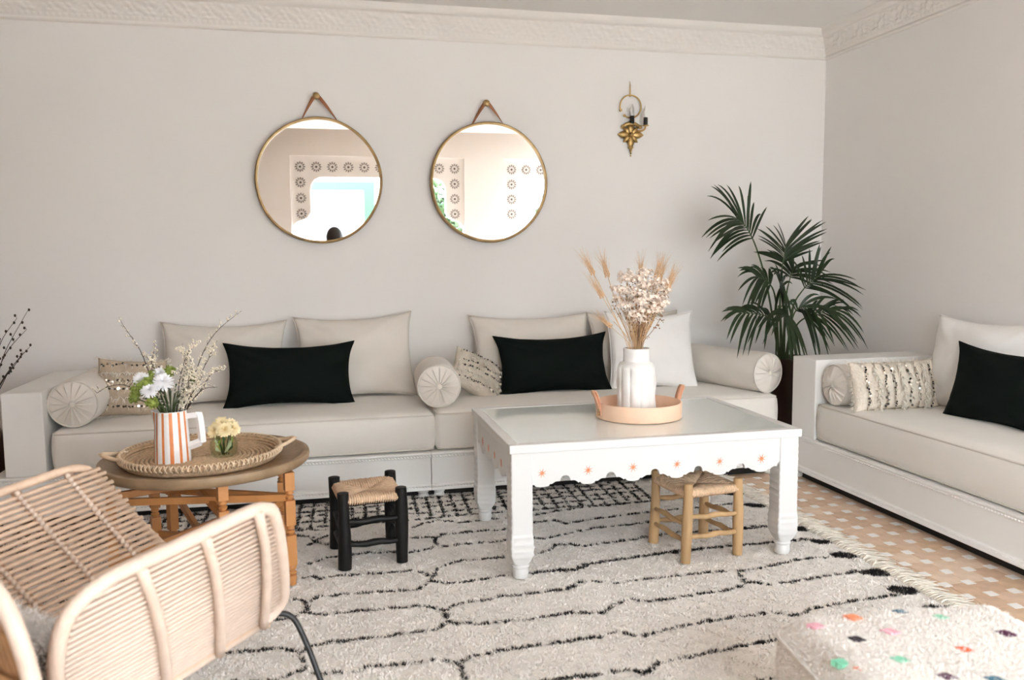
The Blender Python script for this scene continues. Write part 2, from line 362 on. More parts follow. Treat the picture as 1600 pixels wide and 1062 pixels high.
# floor: slab, octagonal terracotta tiles and white cabochons
floor = slab('floor', XLL - T, XRR + T, YB - 0.2, T, -0.12, -0.004, GROUT)
PX, PY = 0.1065, 0.117; X0, Y0 = 2.596, -2.10
cut = 0.0215; hx, hy = PX / 2 - 0.0015, PY / 2 - 0.0015
octo = [(-hx + cut, -hy), (hx - cut, -hy), (hx - cut, -hy + cut), (hx, -hy + cut), (hx, hy - cut), (hx - cut, hy - cut), (hx - cut, hy), (-hx + cut, hy), (-hx + cut, hy - cut), (-hx, hy - cut), (-hx, -hy + cut), (-hx + cut, -hy + cut)]; NO = 12
oc_me = []
for m in TILE:
    b = MB(); v = [(x, y, -0.004) for x, y in octo] + [(x, y, -0.001) for x, y in octo] + [(x * 0.965, y * 0.965, 0.0) for x, y in octo]
    b.add(v, [tuple(2 * NO + i for i in range(NO))] + [(i, (i + 1) % NO, NO + (i + 1) % NO, NO + i) for i in range(NO)] + [(NO + i, NO + (i + 1) % NO, 2 * NO + (i + 1) % NO, 2 * NO + i) for i in range(NO)])
    oc_me.append(b.mesh('tile', m))
q = 0.0205; dq = [(-q, -q), (q, -q), (q, q), (-q, q)]
b = MB(); b.add([(x, y, -0.004) for x, y in dq] + [(x, y, 0.0) for x, y in dq], [(4, 5, 6, 7), (0, 1, 5, 4), (1, 2, 6, 5), (2, 3, 7, 6), (3, 0, 4, 7)])
dot_me = b.mesh('cabochon', DOT)
cells = []
for i in range(-60, 30):
    for j in range(-44, 20):
        x, y = X0 + PX * i, Y0 + PY * j
        if XLL < x < XRR and YB < y < -0.05 and (y < YN or XL + .05 < x < XR - .05): cells.append((i, j, x, y))
def seen(x, y): return 2.12 < x < 2.86 and -3.35 < y < -0.9
near = sorted([c for c in cells if seen(c[2], c[3])], key=lambda c: c[3])[:170]
ns_ = set((c[0], c[1]) for c in near)
for i, j, x, y in near:
    link('tile', oc_me[random.choice((0, 0, 1, 2, 3))], floor, (x + PX / 2, y + PY / 2, 0), (0, 0, 0))
    link('cabochon', dot_me, floor, (x, y, 0), (0, 0, random.uniform(-.06, .06)))
far = [c for c in cells if (c[0], c[1]) not in ns_]
b = MB(); d = MB()
for i, j, x, y in far:
    b.mi = random.choice((0, 0, 1, 2, 3))
    b.add([(x + PX / 2 + p, y + PY / 2 + q_, 0.0) for p, q_ in octo], [tuple(range(NO))])
    d.add([(x + p, y + q_, 0.0) for p, q_ in dq], [(0, 1, 2, 3)])
tag(b.build('tile_field', TILE, floor), kind='stuff'); tag(d.build('cabochon_field', DOT, floor), kind='stuff')

# ================================================================== courtyard behind the garden openings
struct(MB().box(-14, 16, -22, YB - 0.2, -0.12, -0.01).build('ground', PAVE))
cw = struct(MB().box(-14, 16, -15.2, -15, -0.01, 3.1).build('wall_courtyard', CWHITE))
def cwin(x0, x1, z0, z1, shutter):
    r = MB()
    for (a, b_, c_, d_) in ((x0 - .12, x1 + .12, z1, z1 + .12), (x0 - .12, x1 + .12, z0 - .12, z0), (x0 - .12, x0, z0, z1), (x1, x1 + .12, z0, z1)): r.box(a, b_, -15.0, -14.92, c_, d_)
    f = r.build('window_frame', MINT, cw)
    MB().box(x0, x1, -15.0, -14.97, z0, z1).build('pane', DGLASS, f)
cwin(1.75, 2.9, 0.9, 2.1, 0); cwin(-2.6, -1.5, 0.9, 2.1, 0); cwin(5.6, 6.8, 0.9, 2.1, 0)
ps = struct(MB().box(0.62, 0.80, -9.3, -9.12, -0.01, 2.2).box(-0.9, 0.80, -9.3, -9.12, 2.2, 2.34).box(-0.9, -0.72, -9.3, -9.12, -0.01, 2.2).build('trim_4', MINT))
def garden_tree(x, y, h, r, n, label):
    t = thing('garden_tree', label, 'tree', (x, y, -0.01), 0, 'trees in the courtyard')
    MB().tube(spline([(0, 0, 0), (.05, .02, h * .4), (-.03, .05, h * .8)], 8), [.07 - .005 * i for i in range(9)], 8).build('trunk', BARK, t, 180)
    c = RNG.normal(size=(n, 3)); c /= np.linalg.norm(c, axis=1)[:, None]; c *= (r * RNG.random(n) ** 0.4)[:, None]; c[:, 2] = c[:, 2] * 1.1 + h
    u = RNG.normal(size=(n, 3)); u /= np.linalg.norm(u, axis=1)[:, None]; w = np.cross(u, RNG.normal(size=(n, 3))); w /= np.linalg.norm(w, axis=1)[:, None]
    v = np.concatenate([c - u * .08, c + w * .032, c + u * .08, c - w * .032]); i = np.arange(n)
    tag(np_obj('foliage', v, np.stack([i, i + n, i + 2 * n, i + 3 * n], 1), GARDEN, t), kind='stuff')
garden_tree(1.95, -10.3, 1.75, 0.85, 2600, 'leafy green courtyard tree reflected in the round mirror beside the brass sconce')
garden_tree(5.3, -12.5, 1.7, 0.9, 1500, 'leafy courtyard tree standing by the white courtyard wall beyond the openings')

# ================================================================== sofas: benches, mattresses, bolsters, cushions
def rbox_mesh(sx, sy, sz, r, crown=0.012, n=(60, 20, 8), wob=0.003, seed=0):
    """rounded upholstered block, base at z = 0, centred in x and y"""
    bm = bmesh.new(); bmesh.ops.create_cube(bm, size=1.0)
    for e_, k in ((0, n[0]), (1, n[1]), (2, n[2])):
        ed = [e for e in bm.edges if abs((e.verts[0].co - e.verts[1].co)[e_]) > 1e-6]
        bmesh.ops.subdivide_edges(bm, edges=ed, cuts=k - 1, use_grid_fill=True)
    rs = random.Random(seed); ph = [rs.uniform(0, 6.28) for _ in range(6)]
    for v in bm.verts:
        p = Vector((v.co.x * sx, v.co.y * sy, v.co.z * sz)); h = Vector((sx / 2 - r, sy / 2 - r, sz / 2 - r))
        c = Vector((max(-h.x, min(h.x, p.x)), max(-h.y, min(h.y, p.y)), max(-h.z, min(h.z, p.z)))); d = p - c
        if d.length > 1e-9: p = c + d.normalized() * r if d.length > 1e-6 and (abs(d.x) > 1e-6) + (abs(d.y) > 1e-6) + (abs(d.z) > 1e-6) > 1 else p
        t = v.co.z + 0.5; ex = 1 - (2 * v.co.x) ** 6; ey = 1 - (2 * v.co.y) ** 4
        w = wob * (sin(p.x * 7 + ph[0]) * sin(p.y * 9 + ph[1]) + .6 * sin(p.x * 15 + ph[2] + p.y * 5))
        p.z += (crown * ex * ey + w) * t
        bulge = 0.010 * sin(pi * t)
        p.y += bulge * (1 if p.y > 0 else -1) * (abs(v.co.y) > .49) * ex; p.x += bulge * (1 if p.x > 0 else -1) * (abs(v.co.x) > .49)
        if abs(v.co.y) > .49: p.y += wob * .8 * sin(p.x * 11 + ph[3]) * sin(pi * t)
        v.co = p + Vector((0, 0, sz / 2))
    bm.normal_update(); me = bpy.data.meshes.new('upholstery'); bm.to_mesh(me); bm.free(); return me

def mattress(label, x0, x1, y0, y1, z0, z1, seed, material=LINEN2, front='-y'):
    t = thing('seat_mattress', label, 'mattress', ((x0 + x1) / 2, (y0 + y1) / 2, z0)); sx, sy, sz = x1 - x0, y1 - y0, z1 - z0
    me = rbox_mesh(sx, sy, sz, 0.030, 0.012, (70 if sx > sy else 20, 20 if sx > sy else 70, 8), 0.002, seed); me.materials.append(material)
    finish(link('mattress_body', me, t), None, 180)
    for z, nm in ((sz - 0.012, 'top_piping'), (0.014, 'bottom_piping')):
        pts = []; hx_, hy_, r = sx / 2 - .004, sy / 2 - .004, 0.03
        for cx, cy, a0 in ((hx_ - r, hy_ - r, 0), (-hx_ + r, hy_ - r, 90), (-hx_ + r, -hy_ + r, 180), (hx_ - r, -hy_ + r, 270)):
            for k in range(5): a = radians(a0 + k * 22.5); pts.append((cx + r * cos(a), cy + r * sin(a), z))
        MB().tube(pts, 0.0048, 6, closed=True).build(nm, PIPE, t, 180)
    return t

def moulding(mb, a, b, prof, out):
    """sweep a 2-d profile (outward, z) from a to b"""
    a = Vector(a); b = Vector(b); o = Vector(out); n = len(prof)
    v = [a + o * p + Vector((0, 0, z)) for p, z in prof] + [b + o * p + Vector((0, 0, z)) for p, z in prof]
    mb.add(v, [(i, i + 1, n + i + 1, n + i) for i in range(n - 1)] + [tuple(range(n)), tuple(range(2 * n - 1, n - 1, -1))])
def beads(mb, a, b, out, z, pitch, r):
    a = Vector(a); b = Vector(b); L = (b - a).length; n = int(L / pitch); d = (b - a) / n
    for i in range(n): c = a + d * (i + .5) + Vector(out) * .003; mb.ball((c.x, c.y, z), r, 6, 4)

BZ0, BZ1, BT = 0.053, 0.262, 0.262
FOOT = MB().lathe([(0.018, 0), (0.026, 0.003), (0.030, 0.016), (0.027, 0.028), (0.020, 0.033), (0.030, 0.037), (0.031, 0.053)], 20).mesh('bun_foot', WPAINT)
FOOT.polygons.foreach_set('use_smooth', [True] * len(FOOT.polygons))
def bench(label, x0, x1, y0, y1, front, arms, feet):
    """base panel box with mouldings on its front, optional arm blocks; front is 'y' (faces -y) or 'x' (faces -x)"""
    ox, oy = (x0 + x1) / 2, (y0 + y1) / 2
    t = thing('sofa_bench', label, 'sofa', (ox, oy, 0), 0, 'low white built-up sofa benches')
    X0_, X1_, Y0_, Y1_ = x0 - ox, x1 - ox, y0 - oy, y1 - oy
    MB().box(X0_, X1_, Y0_, Y1_, BZ0 + .004, BZ1).build('base_panel', WPAINT, t, bevel=0.003)
    if front == 'y': A, B, O = (X0_, Y0_, 0), (X1_, Y0_, 0), (0, -1, 0)
    else: A, B, O = (X0_, Y1_, 0), (X0_, Y0_, 0), (-1, 0, 0)
    m = MB(); moulding(m, A, B, [(0, .228), (.006, .230), (.008, .236), (.004, .240), (.010, .246), (.014, .252), (.013, .260), (0, .262)], O); m.build('top_moulding', WPAINT, t)
    m = MB(); moulding(m, A, B, [(0, .086), (.006, .084), (.010, .078), (.005, .072), (.012, .066), (.014, .056), (.010, .0525), (0, .0525)], O); m.build('bottom_moulding', WPAINT, t)
    for z, nm in ((.239, 'upper_bead_row'), (.0735, 'lower_bead_row')):
        m = MB(); beads(m, A, B, Vector(O) * 1.5, z, 0.017, 0.0065); m.build(nm, WPAINT, t, 180)
    MB().box(X0_ + (.045 if front == 'x' else .0), X1_, Y0_ + (.045 if front == 'y' else .0), Y1_, .002, BZ0 + .002).build('under_shade_block', UNDER_SHADE, t)  # added dark block, painted shade in the gap under the bench
    for a0, a1, b0, b1, zt in arms:
        MB().box(a0 - ox, a1 - ox, b0 - oy, b1 - oy, BZ1, zt).build('arm_block', WPAINT, t, bevel=0.005)
    for fx, fy in feet: link('bun_foot', FOOT, t, (fx - ox, fy - oy, 0.0))
    return t
YF = -0.875
bench('white bench base under the long sofa with the square end block by the twigs', -1.56, 0.572, YF, -0.01, 'y', [(-1.497, -1.315, YF + .004, -0.012, .672)], [(0.53, YF + .03), (-1.5, YF + .03), (-1.5, -.08), (.53, -.08)])
bench('white bench base of the long sofa behind the coffee table', 0.575, 2.66, YF, -0.01, 'y', [], [(0.618, YF + .03), (2.61, YF + .03), (2.61, -.08), (.618, -.08)])
bench('white bench base along the side wall with a beaded edge and square end block', 2.705, XR - .01, -5.0, -0.92, 'x', [(2.709, XR - .012, -1.155, -0.924, .715)], [(2.74, -.96), (2.74, -4.95), (3.43, -.96), (3.43, -4.95)])
MZ = 0.4635
mattress('long beige seat mattress under the bolster beside the striped pitcher flowers', -1.288, 0.598, YF + .004, -0.06, BT, MZ + .008, 1)
mattress('long beige seat mattress behind the white coffee table', 0.606, 2.652, YF + .004, -0.06, BT, MZ + .014, 2)
mattress('long beige seat mattress on the side wall bench', 2.712, XR - .03, -4.98, -1.165, BT, MZ + .012, 3)

def bolster(label, face, back, R, seed, material=LINEN):
    """cylinder cushion; pleated disc ends with a covered button. face = centre of the visible end"""
    face = Vector(face); back = Vector(back); L = (back - face).length
    t = thing('bolster', label, 'bolster', (0, 0, 0)); t.matrix_world = frame_to(face - back, back)     # local z runs to the face
    rs = random.Random(seed); n = 48; prof = []
    for i in range(25):
        u = i / 24; e = 0.0 if 0.04 < u < .96 else .012 * (1 - min(u, 1 - u) / .04); prof.append((R * (1.0 + .025 * sin(pi * u)) - e, u * L))
    ph = rs.uniform(0, 6)
    def fn(p, a):
        k = .0016 * sin(3 * a + p[2] * 14 + ph) + .001 * sin(7 * a - p[2] * 22); s = 1 + k / R; return (p[0] * s, p[1] * s, p[2])
    MB().lathe(prof, n, None, False, fn).build('roll', material, t, 180)
    for z, sg, nm in ((L, 1, 'pleated_end'), (0, -1, 'pleated_end')):
        m = MB(); NP = 16; na = NP * 6; rad = [0.012, 0.02, 0.03, 0.045, 0.06, 0.078, 0.094, 0.106, R - .006]
        v = []; f = []
        for i, r_ in enumerate(rad):
            q_ = i / (len(rad) - 1)
            for k in range(na):
                a = 2 * pi * k / na; w = (k % 6) / 6; fold = ((w ** 1.4) - .3) * .017 * (1 - q_) ** .5 * min(1, q_ * 4 + .3) * (1 + .5 * sin(k // 6 * 2.3 + ph))
                dome = .024 * (1 - q_ ** 2) * (1 - .55 * math.exp(-(r_ / .022) ** 2)); v.append((r_ * cos(a), r_ * sin(a), z + sg * (dome + fold)))
        for i in range(len(rad) - 1):
            for k in range(na):
                c = (i * na + k, i * na + (k + 1) % na, (i + 1) * na + (k + 1) % na, (i + 1) * na + k); f.append(c if sg < 0 else c[::-1])
        m.add(v, f); e = m.build(nm, material, t, 40)
        MB().ball((0, 0, z + sg * .014), .017, 14, 8, (1, 1, .5)).build('button', material, e, 180)
        MB().tube([((R - .003) * cos(2 * pi * k / 40), (R - .003) * sin(2 * pi * k / 40), z) for k in range(40)], .0042, 6, closed=True).build('piping', PIPE, e, 180)
    return t
SZ = MZ + .016
bolster('beige bolster with pleated end lying against the square sofa end block', (-1.198, -0.80, SZ + .118), (-1.185, -0.12, SZ + .118), .118, 1)
bolster('beige bolster with pleated end lying across the seam in the middle of the long sofa', (0.640, -0.755, SZ + .12), (0.672, -0.33, SZ + .12), .120, 2)
bolster('beige bolster with pleated end lying in front of the palm', (2.62, -0.80, SZ + .12), (2.41, -0.13, SZ + .12), .120, 3)
bolster('beige bolster with pleated end tucked behind the fringed sequin pillow', (2.745, -1.283, SZ + .112), (3.40, -1.283, SZ + .112), .112, 4)

def pillow_mesh(w, h, t, seed=0, pinch=0.05, wr=0.006, nu=44, nv=34, sag=0.0, ears=0.0):
    rs = random.Random(seed); ph = [rs.uniform(0, 6.28) for _ in range(10)]
    v = []; idx = {}
    for side in (0, 1):
        for j in range(nv + 1):
            for i in range(nu + 1):
                u = -1 + 2 * i / nu; q_ = -1 + 2 * j / nv; edge = i in (0, nu) or j in (0, nv)
                if edge and side: idx[(1, i, j)] = idx[(0, i, j)]; continue
                # square-ish remap keeps the corners pointed
                x = u * w / 2 * (1 - pinch * (1 - q_ * q_) * abs(u) ** 3); z = q_ * h / 2 * (1 - pinch * 2.2 * (1 - u * u) * abs(q_) ** 3)
                x *= 1 + ears * (abs(u * q_)) ** 4; z *= 1 + ears * (abs(u * q_)) ** 4
                prof = (max(0, (1 - abs(u) ** 2.6) * (1 - abs(q_) ** 2.6))) ** .6
                y = t / 2 * prof
                cr = (abs(u) * abs(q_)) ** 1.2
                y += wr * prof * (sin(9 * u * q_ + ph[0] + side) + .7 * sin(5 * u - 7 * q_ + ph[1]) + cr * 2.2 * sin(16 * (u - q_ * (1 if u * q_ > 0 else -1)) + ph[2]))
                y *= 1 + sag * (-q_) * .5
                if edge: y = 0.0015 * sin(14 * u + 11 * q_ + ph[3])
                idx[(side, i, j)] = len(v); v.append((x, -y if side == 0 else y, z + h / 2))
    f = []
    for side in (0, 1):
        for j in range(nv):
            for i in range(nu):
                c = (idx[(side, i, j)], idx[(side, i + 1, j)], idx[(side, i + 1, j + 1)], idx[(side, i, j + 1)])
                f.append(c if side == 0 else c[::-1])
    rim = [idx[(0, i, 0)] for i in range(nu)] + [idx[(0, nu, j)] for j in range(nv)] + [idx[(0, i, nv)] for i in range(nu, 0, -1)] + [idx[(0, 0, j)] for j in range(nv, 0, -1)]
    return v, f, [v[k] for k in rim]
def rot_m(lean, yaw, roll): return Matrix.Rotation(yaw, 4, 'Z') @ Matrix.Rotation(-lean, 4, 'X') @ Matrix.Rotation(roll, 4, 'Y')
def cushion(name, label, cat, loc, w, h, t, m, lean=0, yaw=0, roll=0, seed=0, pinch=.05, wr=.0065, seam=True, group=None, ears=0.05, pipem=None):
    v, f, rim = pillow_mesh(w, h, t, seed, pinch, wr, ears=ears)
    r = thing(name, label, cat, (0, 0, 0), 0, group); r.matrix_world = Matrix.Translation(loc) @ rot_m(lean, yaw, roll)
    b = MB(); b.add(v, f); b.build('cover', m, r, 180)
    if seam: MB().tube(rim, .0032, 5, closed=True).build('edge_seam', pipem or m, r, 180)
    return r
CB = SZ - .004
G1 = 'beige back cushions on the long sofa'
cushion('back_cushion', 'large beige back cushion behind the flowers in the striped pitcher', 'cushion', (-.545, -.285, CB), .682, .50, .17, LINEN, .42, .0, .01, 11, group=G1, pipem=PIPE)
cushion('back_cushion', 'large beige back cushion between a black pillow and the middle bolster', 'cushion', (.222, -.275, CB), .685, .52, .17, LINEN, .40, -.02, -.03, 12, group=G1, pipem=PIPE)
cushion('back_cushion', 'large beige back cushion directly behind the black pillow beside the vase', 'cushion', (1.325, -.285, CB), .755, .50, .17, LINEN, .42, .0, .0, 13, group=G1, pipem=PIPE)
cushion('back_cushion', 'beige back cushion mostly hidden behind the white cushion and dried flowers', 'cushion', (2.04, -.28, CB), .62, .50, .16, LINEN, .42, .02, .0, 14, group=G1, pipem=PIPE)
cushion('square_cushion', 'white square cushion behind the vase of dried flowers', 'cushion', (2.035, -.46, CB), .55, .50, .15, WHITECL, .36, -.10, .02, 15, ears=.06)
cushion('velvet_pillow', 'black velvet lumbar pillow below the two round mirrors beside the pitcher flowers', 'pillow', (-.165, -.475, CB), .70, .375, .15, VELVET, .40, .02, .015, 16, group='black velvet pillows', ears=.05, pinch=.07)
cushion('velvet_pillow', 'black velvet lumbar pillow between the small sequin pillow and the vase', 'pillow', (1.40, -.465, CB), .69, .375, .15, VELVET, .40, -.02, -.01, 17, group='black velvet pillows', ears=.05, pinch=.07)
cushion('square_cushion', 'large white cushion against the side wall behind a black pillow', 'cushion', (3.275, -1.66, CB - .006), .66, .50, .17, WHITECL, .22, -pi / 2 + .05, .0, 18, ears=.04)
cushion('velvet_pillow', 'black velvet lumbar pillow on the side wall sofa', 'pillow', (3.13, -2.01, CB - .006), .70, .385, .14, VELVET, .24, -pi / 2 + .02, .0, 19, group='black velvet pillows', ears=.05, pinch=.07)

# sequinned wedding-blanket pillows: knotted wool cover, tuft rows, sequin rows as one countless scatter each
def sequin_pillow(label, loc, w, h, t, lean, yaw, roll, seed, base, vert=True, dark=.35, rows=6, fringe=True, dens=1.0):
    v, f, rim = pillow_mesh(w, h, t, seed, .04, .004)
    r = thing('sequin_pillow', label, 'pillow'); r.matrix_world = Matrix.Translation(loc) @ rot_m(lean, yaw, roll)
    b = MB(); b.add(v, f); b.build('cover', base, r, 180)
    rs = random.Random(seed + 5)
    def surf(u, q_):
        prof = (max(0, (1 - abs(u) ** 3.2) * (1 - abs(q_) ** 3.2))) ** .55
        return Vector((u * w / 2 * .98, -t / 2 * prof - .003, q_ * h / 2 * .98 + h / 2))
    sq = MB(); th = MB(); dk = MB()
    for k in range(rows):
        p = -0.86 + 1.72 * (k + .5) / rows; wide = k % 2
        n = int((h if vert else w) / .0125 * dens)
        for i in range(n):
            q_ = -0.92 + 1.84 * i / n + rs.uniform(-.02, .02); jit = rs.uniform(-.05, .05) * (1 if wide else .6)
            u_, q2 = (p + jit, q_) if vert else (q_, p + jit)
            c = surf(max(-.95, min(.95, u_)), max(-.95, min(.95, q2)))
            if k % 3 != 1:
                d = Vector((rs.uniform(-.5, .5), -1, rs.uniform(-.6, .5))); M = frame_to(d, c + Vector((0, -.003, 0)))
                tgt = dk if rs.random() < dark else sq; rr = rs.uniform(.005, .0082)
                tgt.prism([(rr * cos(a), rr * sin(a)) for a in np.linspace(0, 2 * pi, 7)[:-1]], 0, .0008, M)
            if k % 3 == 1 or rs.random() < .35:
                for _ in range(4 if k % 3 == 1 else 1):
                    e = c + Vector((rs.uniform(-.02, .02), -rs.uniform(.008, .02), -rs.uniform(.01, .035)))
                    th.tube([c, (c + e) / 2 + Vector((0, -.006, .004)), e], [.0022, .0022, .001], 4)
    tag(sq.build('sequins', SEQ, r), kind='stuff'); tag(dk.build('dark_threads', SEQD, r), kind='stuff'); tag(th.build('tufts', SEQTHR, r, 180), kind='stuff')
    if fringe:
        fr = MB()
        for i in range(0, len(rim)):
            p = Vector(rim[i]); c = Vector((0, 0, h / 2)); d = (p - c).normalized()
            for _ in range(2):
                e = p + d * rs.uniform(.012, .025) + Vector((rs.uniform(-.012, .012), rs.uniform(-.01, .01), rs.uniform(-.012, .006)))
                fr.tube([p, e], [.002, .001], 4)
        tag(fr.build('fringe', SEQTHR, r, 180), kind='stuff')
    return r
sequin_pillow('sand coloured sequin pillow leaning on the bolster behind the flowers', (-.985, -.57, CB), .34, .32, .15, .36, .22, .10, 31, SEQBASE2, False, .55, 6, True, .8)
sequin_pillow('small cream sequin pillow slumped beside the middle bolster', (.882, -.50, CB + .03), .34, .27, .15, .55, .55, .62, 32, SEQBASE, False, .65, 6, False, .8)
sequin_pillow('cream fringed sequin pillow on the side wall sofa in front of a bolster', (3.0, -1.47, CB - .006), .53, .27, .13, .26, .02, 0, 33, SEQBASE, True, .30, 9, True, 1.0)

# ================================================================== white coffee table
RT = 0.02       # top of the rug pile, where furniture feet rest
ct = thing('coffee_table', 'white carved wooden coffee table with glass top and painted orange stars', 'coffee table', (1.352, -1.737, 0), -0.010)
TL, TW, TH = 0.635, 0.435, 0.57
m = MB(); fr = 0.042
m.box(-TL, TL, -TW, -TW + fr, TH - .035, TH); m.box(-TL, TL, TW - fr, TW, TH - .035, TH); m.box(-TL, -TL + fr, -TW + fr, TW - fr, TH - .035, TH); m.box(TL - fr, TL, -TW + fr, TW - fr, TH - .035, TH)
m.build('top_frame', TPAINT, ct, bevel=.004)
MB().box(-TL + fr, TL - fr, -TW + fr, TW - fr, TH - .033, TH - .012).build('top_board', TPAINT, ct)
MB().box(-TL + fr + .001, TL - fr - .001, -TW + fr + .001, TW - fr - .001, TH - .0115, TH - .0025).build('glass_top', GLASST, ct, bevel=.001)
lv = []; rows = 104; npts = 44
def sq_pt(k, half, rnd):
    a = 2 * pi * (k + .5) / npts; c, s_ = cos(a), sin(a); e = 2.0 / (2 + 12 * rnd); r = half
    return r * math.copysign(abs(c) ** e, c), r * math.copysign(abs(s_) ** e, s_)
for i in range(rows + 1):
    z = (TH - .035) * i / rows
    if z < .045: half, rnd = .030 + .003 * sin(z / .045 * pi), 0.0
    elif z < .052: half, rnd = .036, 0.0
    elif z < .058: half, rnd = .031, 0.0
    elif z < .10: half, rnd = .031 + (z - .058) / .042 * .0145, min(1, (z - .058) / .03)
    elif z < .19: half, rnd = .0455 + .0015 * sin((z - .1) / .09 * pi), 1
    else: half, rnd = .0435, 1
    for k in range(npts):
        x, y = sq_pt(k, half, rnd); 
        if .075 < z < .50 and rnd == 1:
            g = .0035 * max(0, cos(2 * pi * z / .030) * cos(2 * pi * (y if abs(x) > abs(y) else x) / .030))
            if abs(x) >= abs(y): x += math.copysign(g, x)
            elif z < .19: y += math.copysign(g * .6, y)
        lv.append((x, y, z))
lf = [(i * npts + k, i * npts + (k + 1) % npts, (i + 1) * npts + (k + 1) % npts, (i + 1) * npts + k) for i in range(rows) for k in range(npts)] + [tuple(range(npts - 1, -1, -1))]
b = MB(); b.add(lv, lf); leg_me = b.mesh('leg', TPAINT); leg_me.polygons.foreach_set('use_smooth', [True] * len(leg_me.polygons)); leg_me.set_sharp_from_angle(angle=radians(35))
for sx in (-1, 1):
    for sy in (-1, 1):
        o = link('leg', leg_me, ct, (sx * (TL - .052), sy * (TW - .052), RT)); o.scale = (1, 1, (TH - .035 - RT) / (TH - .035))
starp = []
for k in range(16): a = pi / 16 + 2 * pi * k / 16 + pi / 16; r_ = .021 if k % 2 == 0 else .0055; starp.append((r_ * cos(a), r_ * sin(a)))
star_me = MB().prism(starp, 0, .0012).mesh('star', STARC)
def apron(name, x0, x1, centres, M):
    """scalloped board: lobes under the stars, small arched notches between; local x along, y up, z outward"""
    def low(x):
        d = min(abs(x - c_) for c_ in centres); sp = (centres[1] - centres[0]) / 2
        if d < .028: return .396 - .004 * cos(d / .028 * pi / 2)
        if d < .040: return .400 + .004 * sin((d - .028) / .012 * pi)
        if d < .066: return .402 + .012 * sin((d - .040) / .026 * pi / 2)
        e = sp - d
        if e < .020: return .418 + sqrt(max(0, .020 ** 2 - e * e)) * .9
        return .412
    xs_ = list(np.linspace(x0, x1, 240)); bot = [(x, low(x)) for x in xs_]
    g = MB(); n = len(xs_); v = []; 
    for z in (0, .016): v += [(x, y, z) for x, y in bot] + [(x, TH - .036, z) for x in xs_]
    f = []
    for i in range(n - 1):
        f += [(2 * n + i, 2 * n + i + 1, 3 * n + i + 1, 3 * n + i), (i + 1, i, n + i, n + i + 1), (i, i + 1, 2 * n + i + 1, 2 * n + i)]
    g.add(v, f, M); o = g.build(name, TPAINT, ct)
    for c_ in centres:
        s_ = link('star', star_me, o); s_.matrix_local = M @ Matrix.Translation((c_, .449, .0162)) @ Matrix.Rotation(random.uniform(-.2, .2), 4, 'Z') @ Matrix.Scale(random.uniform(.85, 1.12), 4)
cen = [-.504, -.327, -.124, .084, .280, .446]
cen = [-.500 + .191 * i for i in range(6)]
MF = Matrix(((1, 0, 0, 0), (0, 0, -1, -TW + .030), (0, 1, 0, 0), (0, 0, 0, 1)))
MBk = Matrix(((-1, 0, 0, 0), (0, 0, 1, TW - .030), (0, 1, 0, 0), (0, 0, 0, 1)))
ML = Matrix(((0, 0, -1, -TL + .030), (-1, 0, 0, 0), (0, 1, 0, 0), (0, 0, 0, 1)))
MR = Matrix(((0, 0, 1, TL - .030), (1, 0, 0, 0), (0, 1, 0, 0), (0, 0, 0, 1)))
apron('front_apron', -TL + .09, TL - .09, cen, MF); apron('back_apron', -TL + .09, TL - .09, cen, MBk)
cs = [-.21 + .14 * i for i in range(4)]
apron('side_apron', -TW + .09, TW - .09, cs, ML); apron('side_apron', -TW + .09, TW - .09, cs, MR)

# ------------------------------------------------------------------ peach tray, white vase, dried flowers
TX, TY = 1.425, -1.725
tr = thing('round_tray', 'round peach leather tray with two loop handles on the coffee table', 'tray', (TX, TY, TH))
R = .196
MB().lathe([(0.001, 0), (R - .004, 0), (R, .003), (R, .069), (R - .002, .072), (R - .006, .072), (R - .008, .069), (R - .008, .008), (.001, .008)], 72, None, False).build('tray_body', PEACH, tr, 50)
for s_, ang in ((-1, .10), (1, .10)):
    strap = MB()
    # a folded leather loop: flat strap standing up from the rim, pinched at the top
    P0 = [(R + .002, .018), (R + .003, .045), (R + .006, .080), (R + .018, .115), (R + .027, .130), (R + .032, .131), (R + .031, .120), (R + .020, .098), (R + .012, .075), (R + .008, .050)]
    vv = []; ff = []
    for i, (r_, z_) in enumerate(P0):
        for y_ in (-.017, .017): vv.append((r_, y_, z_))
    for i in range(len(P0) - 1): ff.append((2 * i, 2 * i + 1, 2 * i + 3, 2 * i + 2))
    strap.add(vv, ff, Matrix.Rotation(ang + (pi if s_ < 0 else 0), 4, 'Z')); o = strap.build('handle', PEACH2, tr, 180)
    so = o.modifiers.new('thickness', 'SOLIDIFY'); so.thickness = .003
    for zz in (.022, .040):
        p = Matrix.Rotation(ang + (pi if s_ < 0 else 0), 4, 'Z') @ Vector((R + .005, 0, zz)); MB().ball(p, .0045, 8, 6).build('rivet', BRASS, o, 180)

VZ = TH + .008
va = thing('flower_vase', 'white ribbed ceramic vase standing in the peach tray', 'vase', (TX - .012, TY, VZ)); va.scale = (.94, .94, 1.12)
def vfn(p, a):
    r_, z = sqrt(p[0] ** 2 + p[1] ** 2), p[2]
    if .004 < z < .205 and r_ > .05:
        k = a * 11 / (2 * pi); w = k % 1; row_ = 0.5 + .5 * sin(z * 2 * pi / .105 + (int(k) % 2) * pi)
        g = .0085 * (abs(sin(pi * w)) ** .55) * (.35 + .65 * row_); r2 = r_ + g; return (p[0] * r2 / r_, p[1] * r2 / r_, z)
    return p
prof = [(.001, 0), (.080, 0), (.087, .004)] + [(.0885, .008 + .008 * i) for i in range(25)] + [(.086, .208), (.080, .216), (.066, .220), (.063, .226), (.063, .236), (.0625, .246), (.0635, .262), (.0645, .272), (.062, .275), (.058, .272), (.057, .23), (.078, .20), (.08, .05), (.001, .03)]
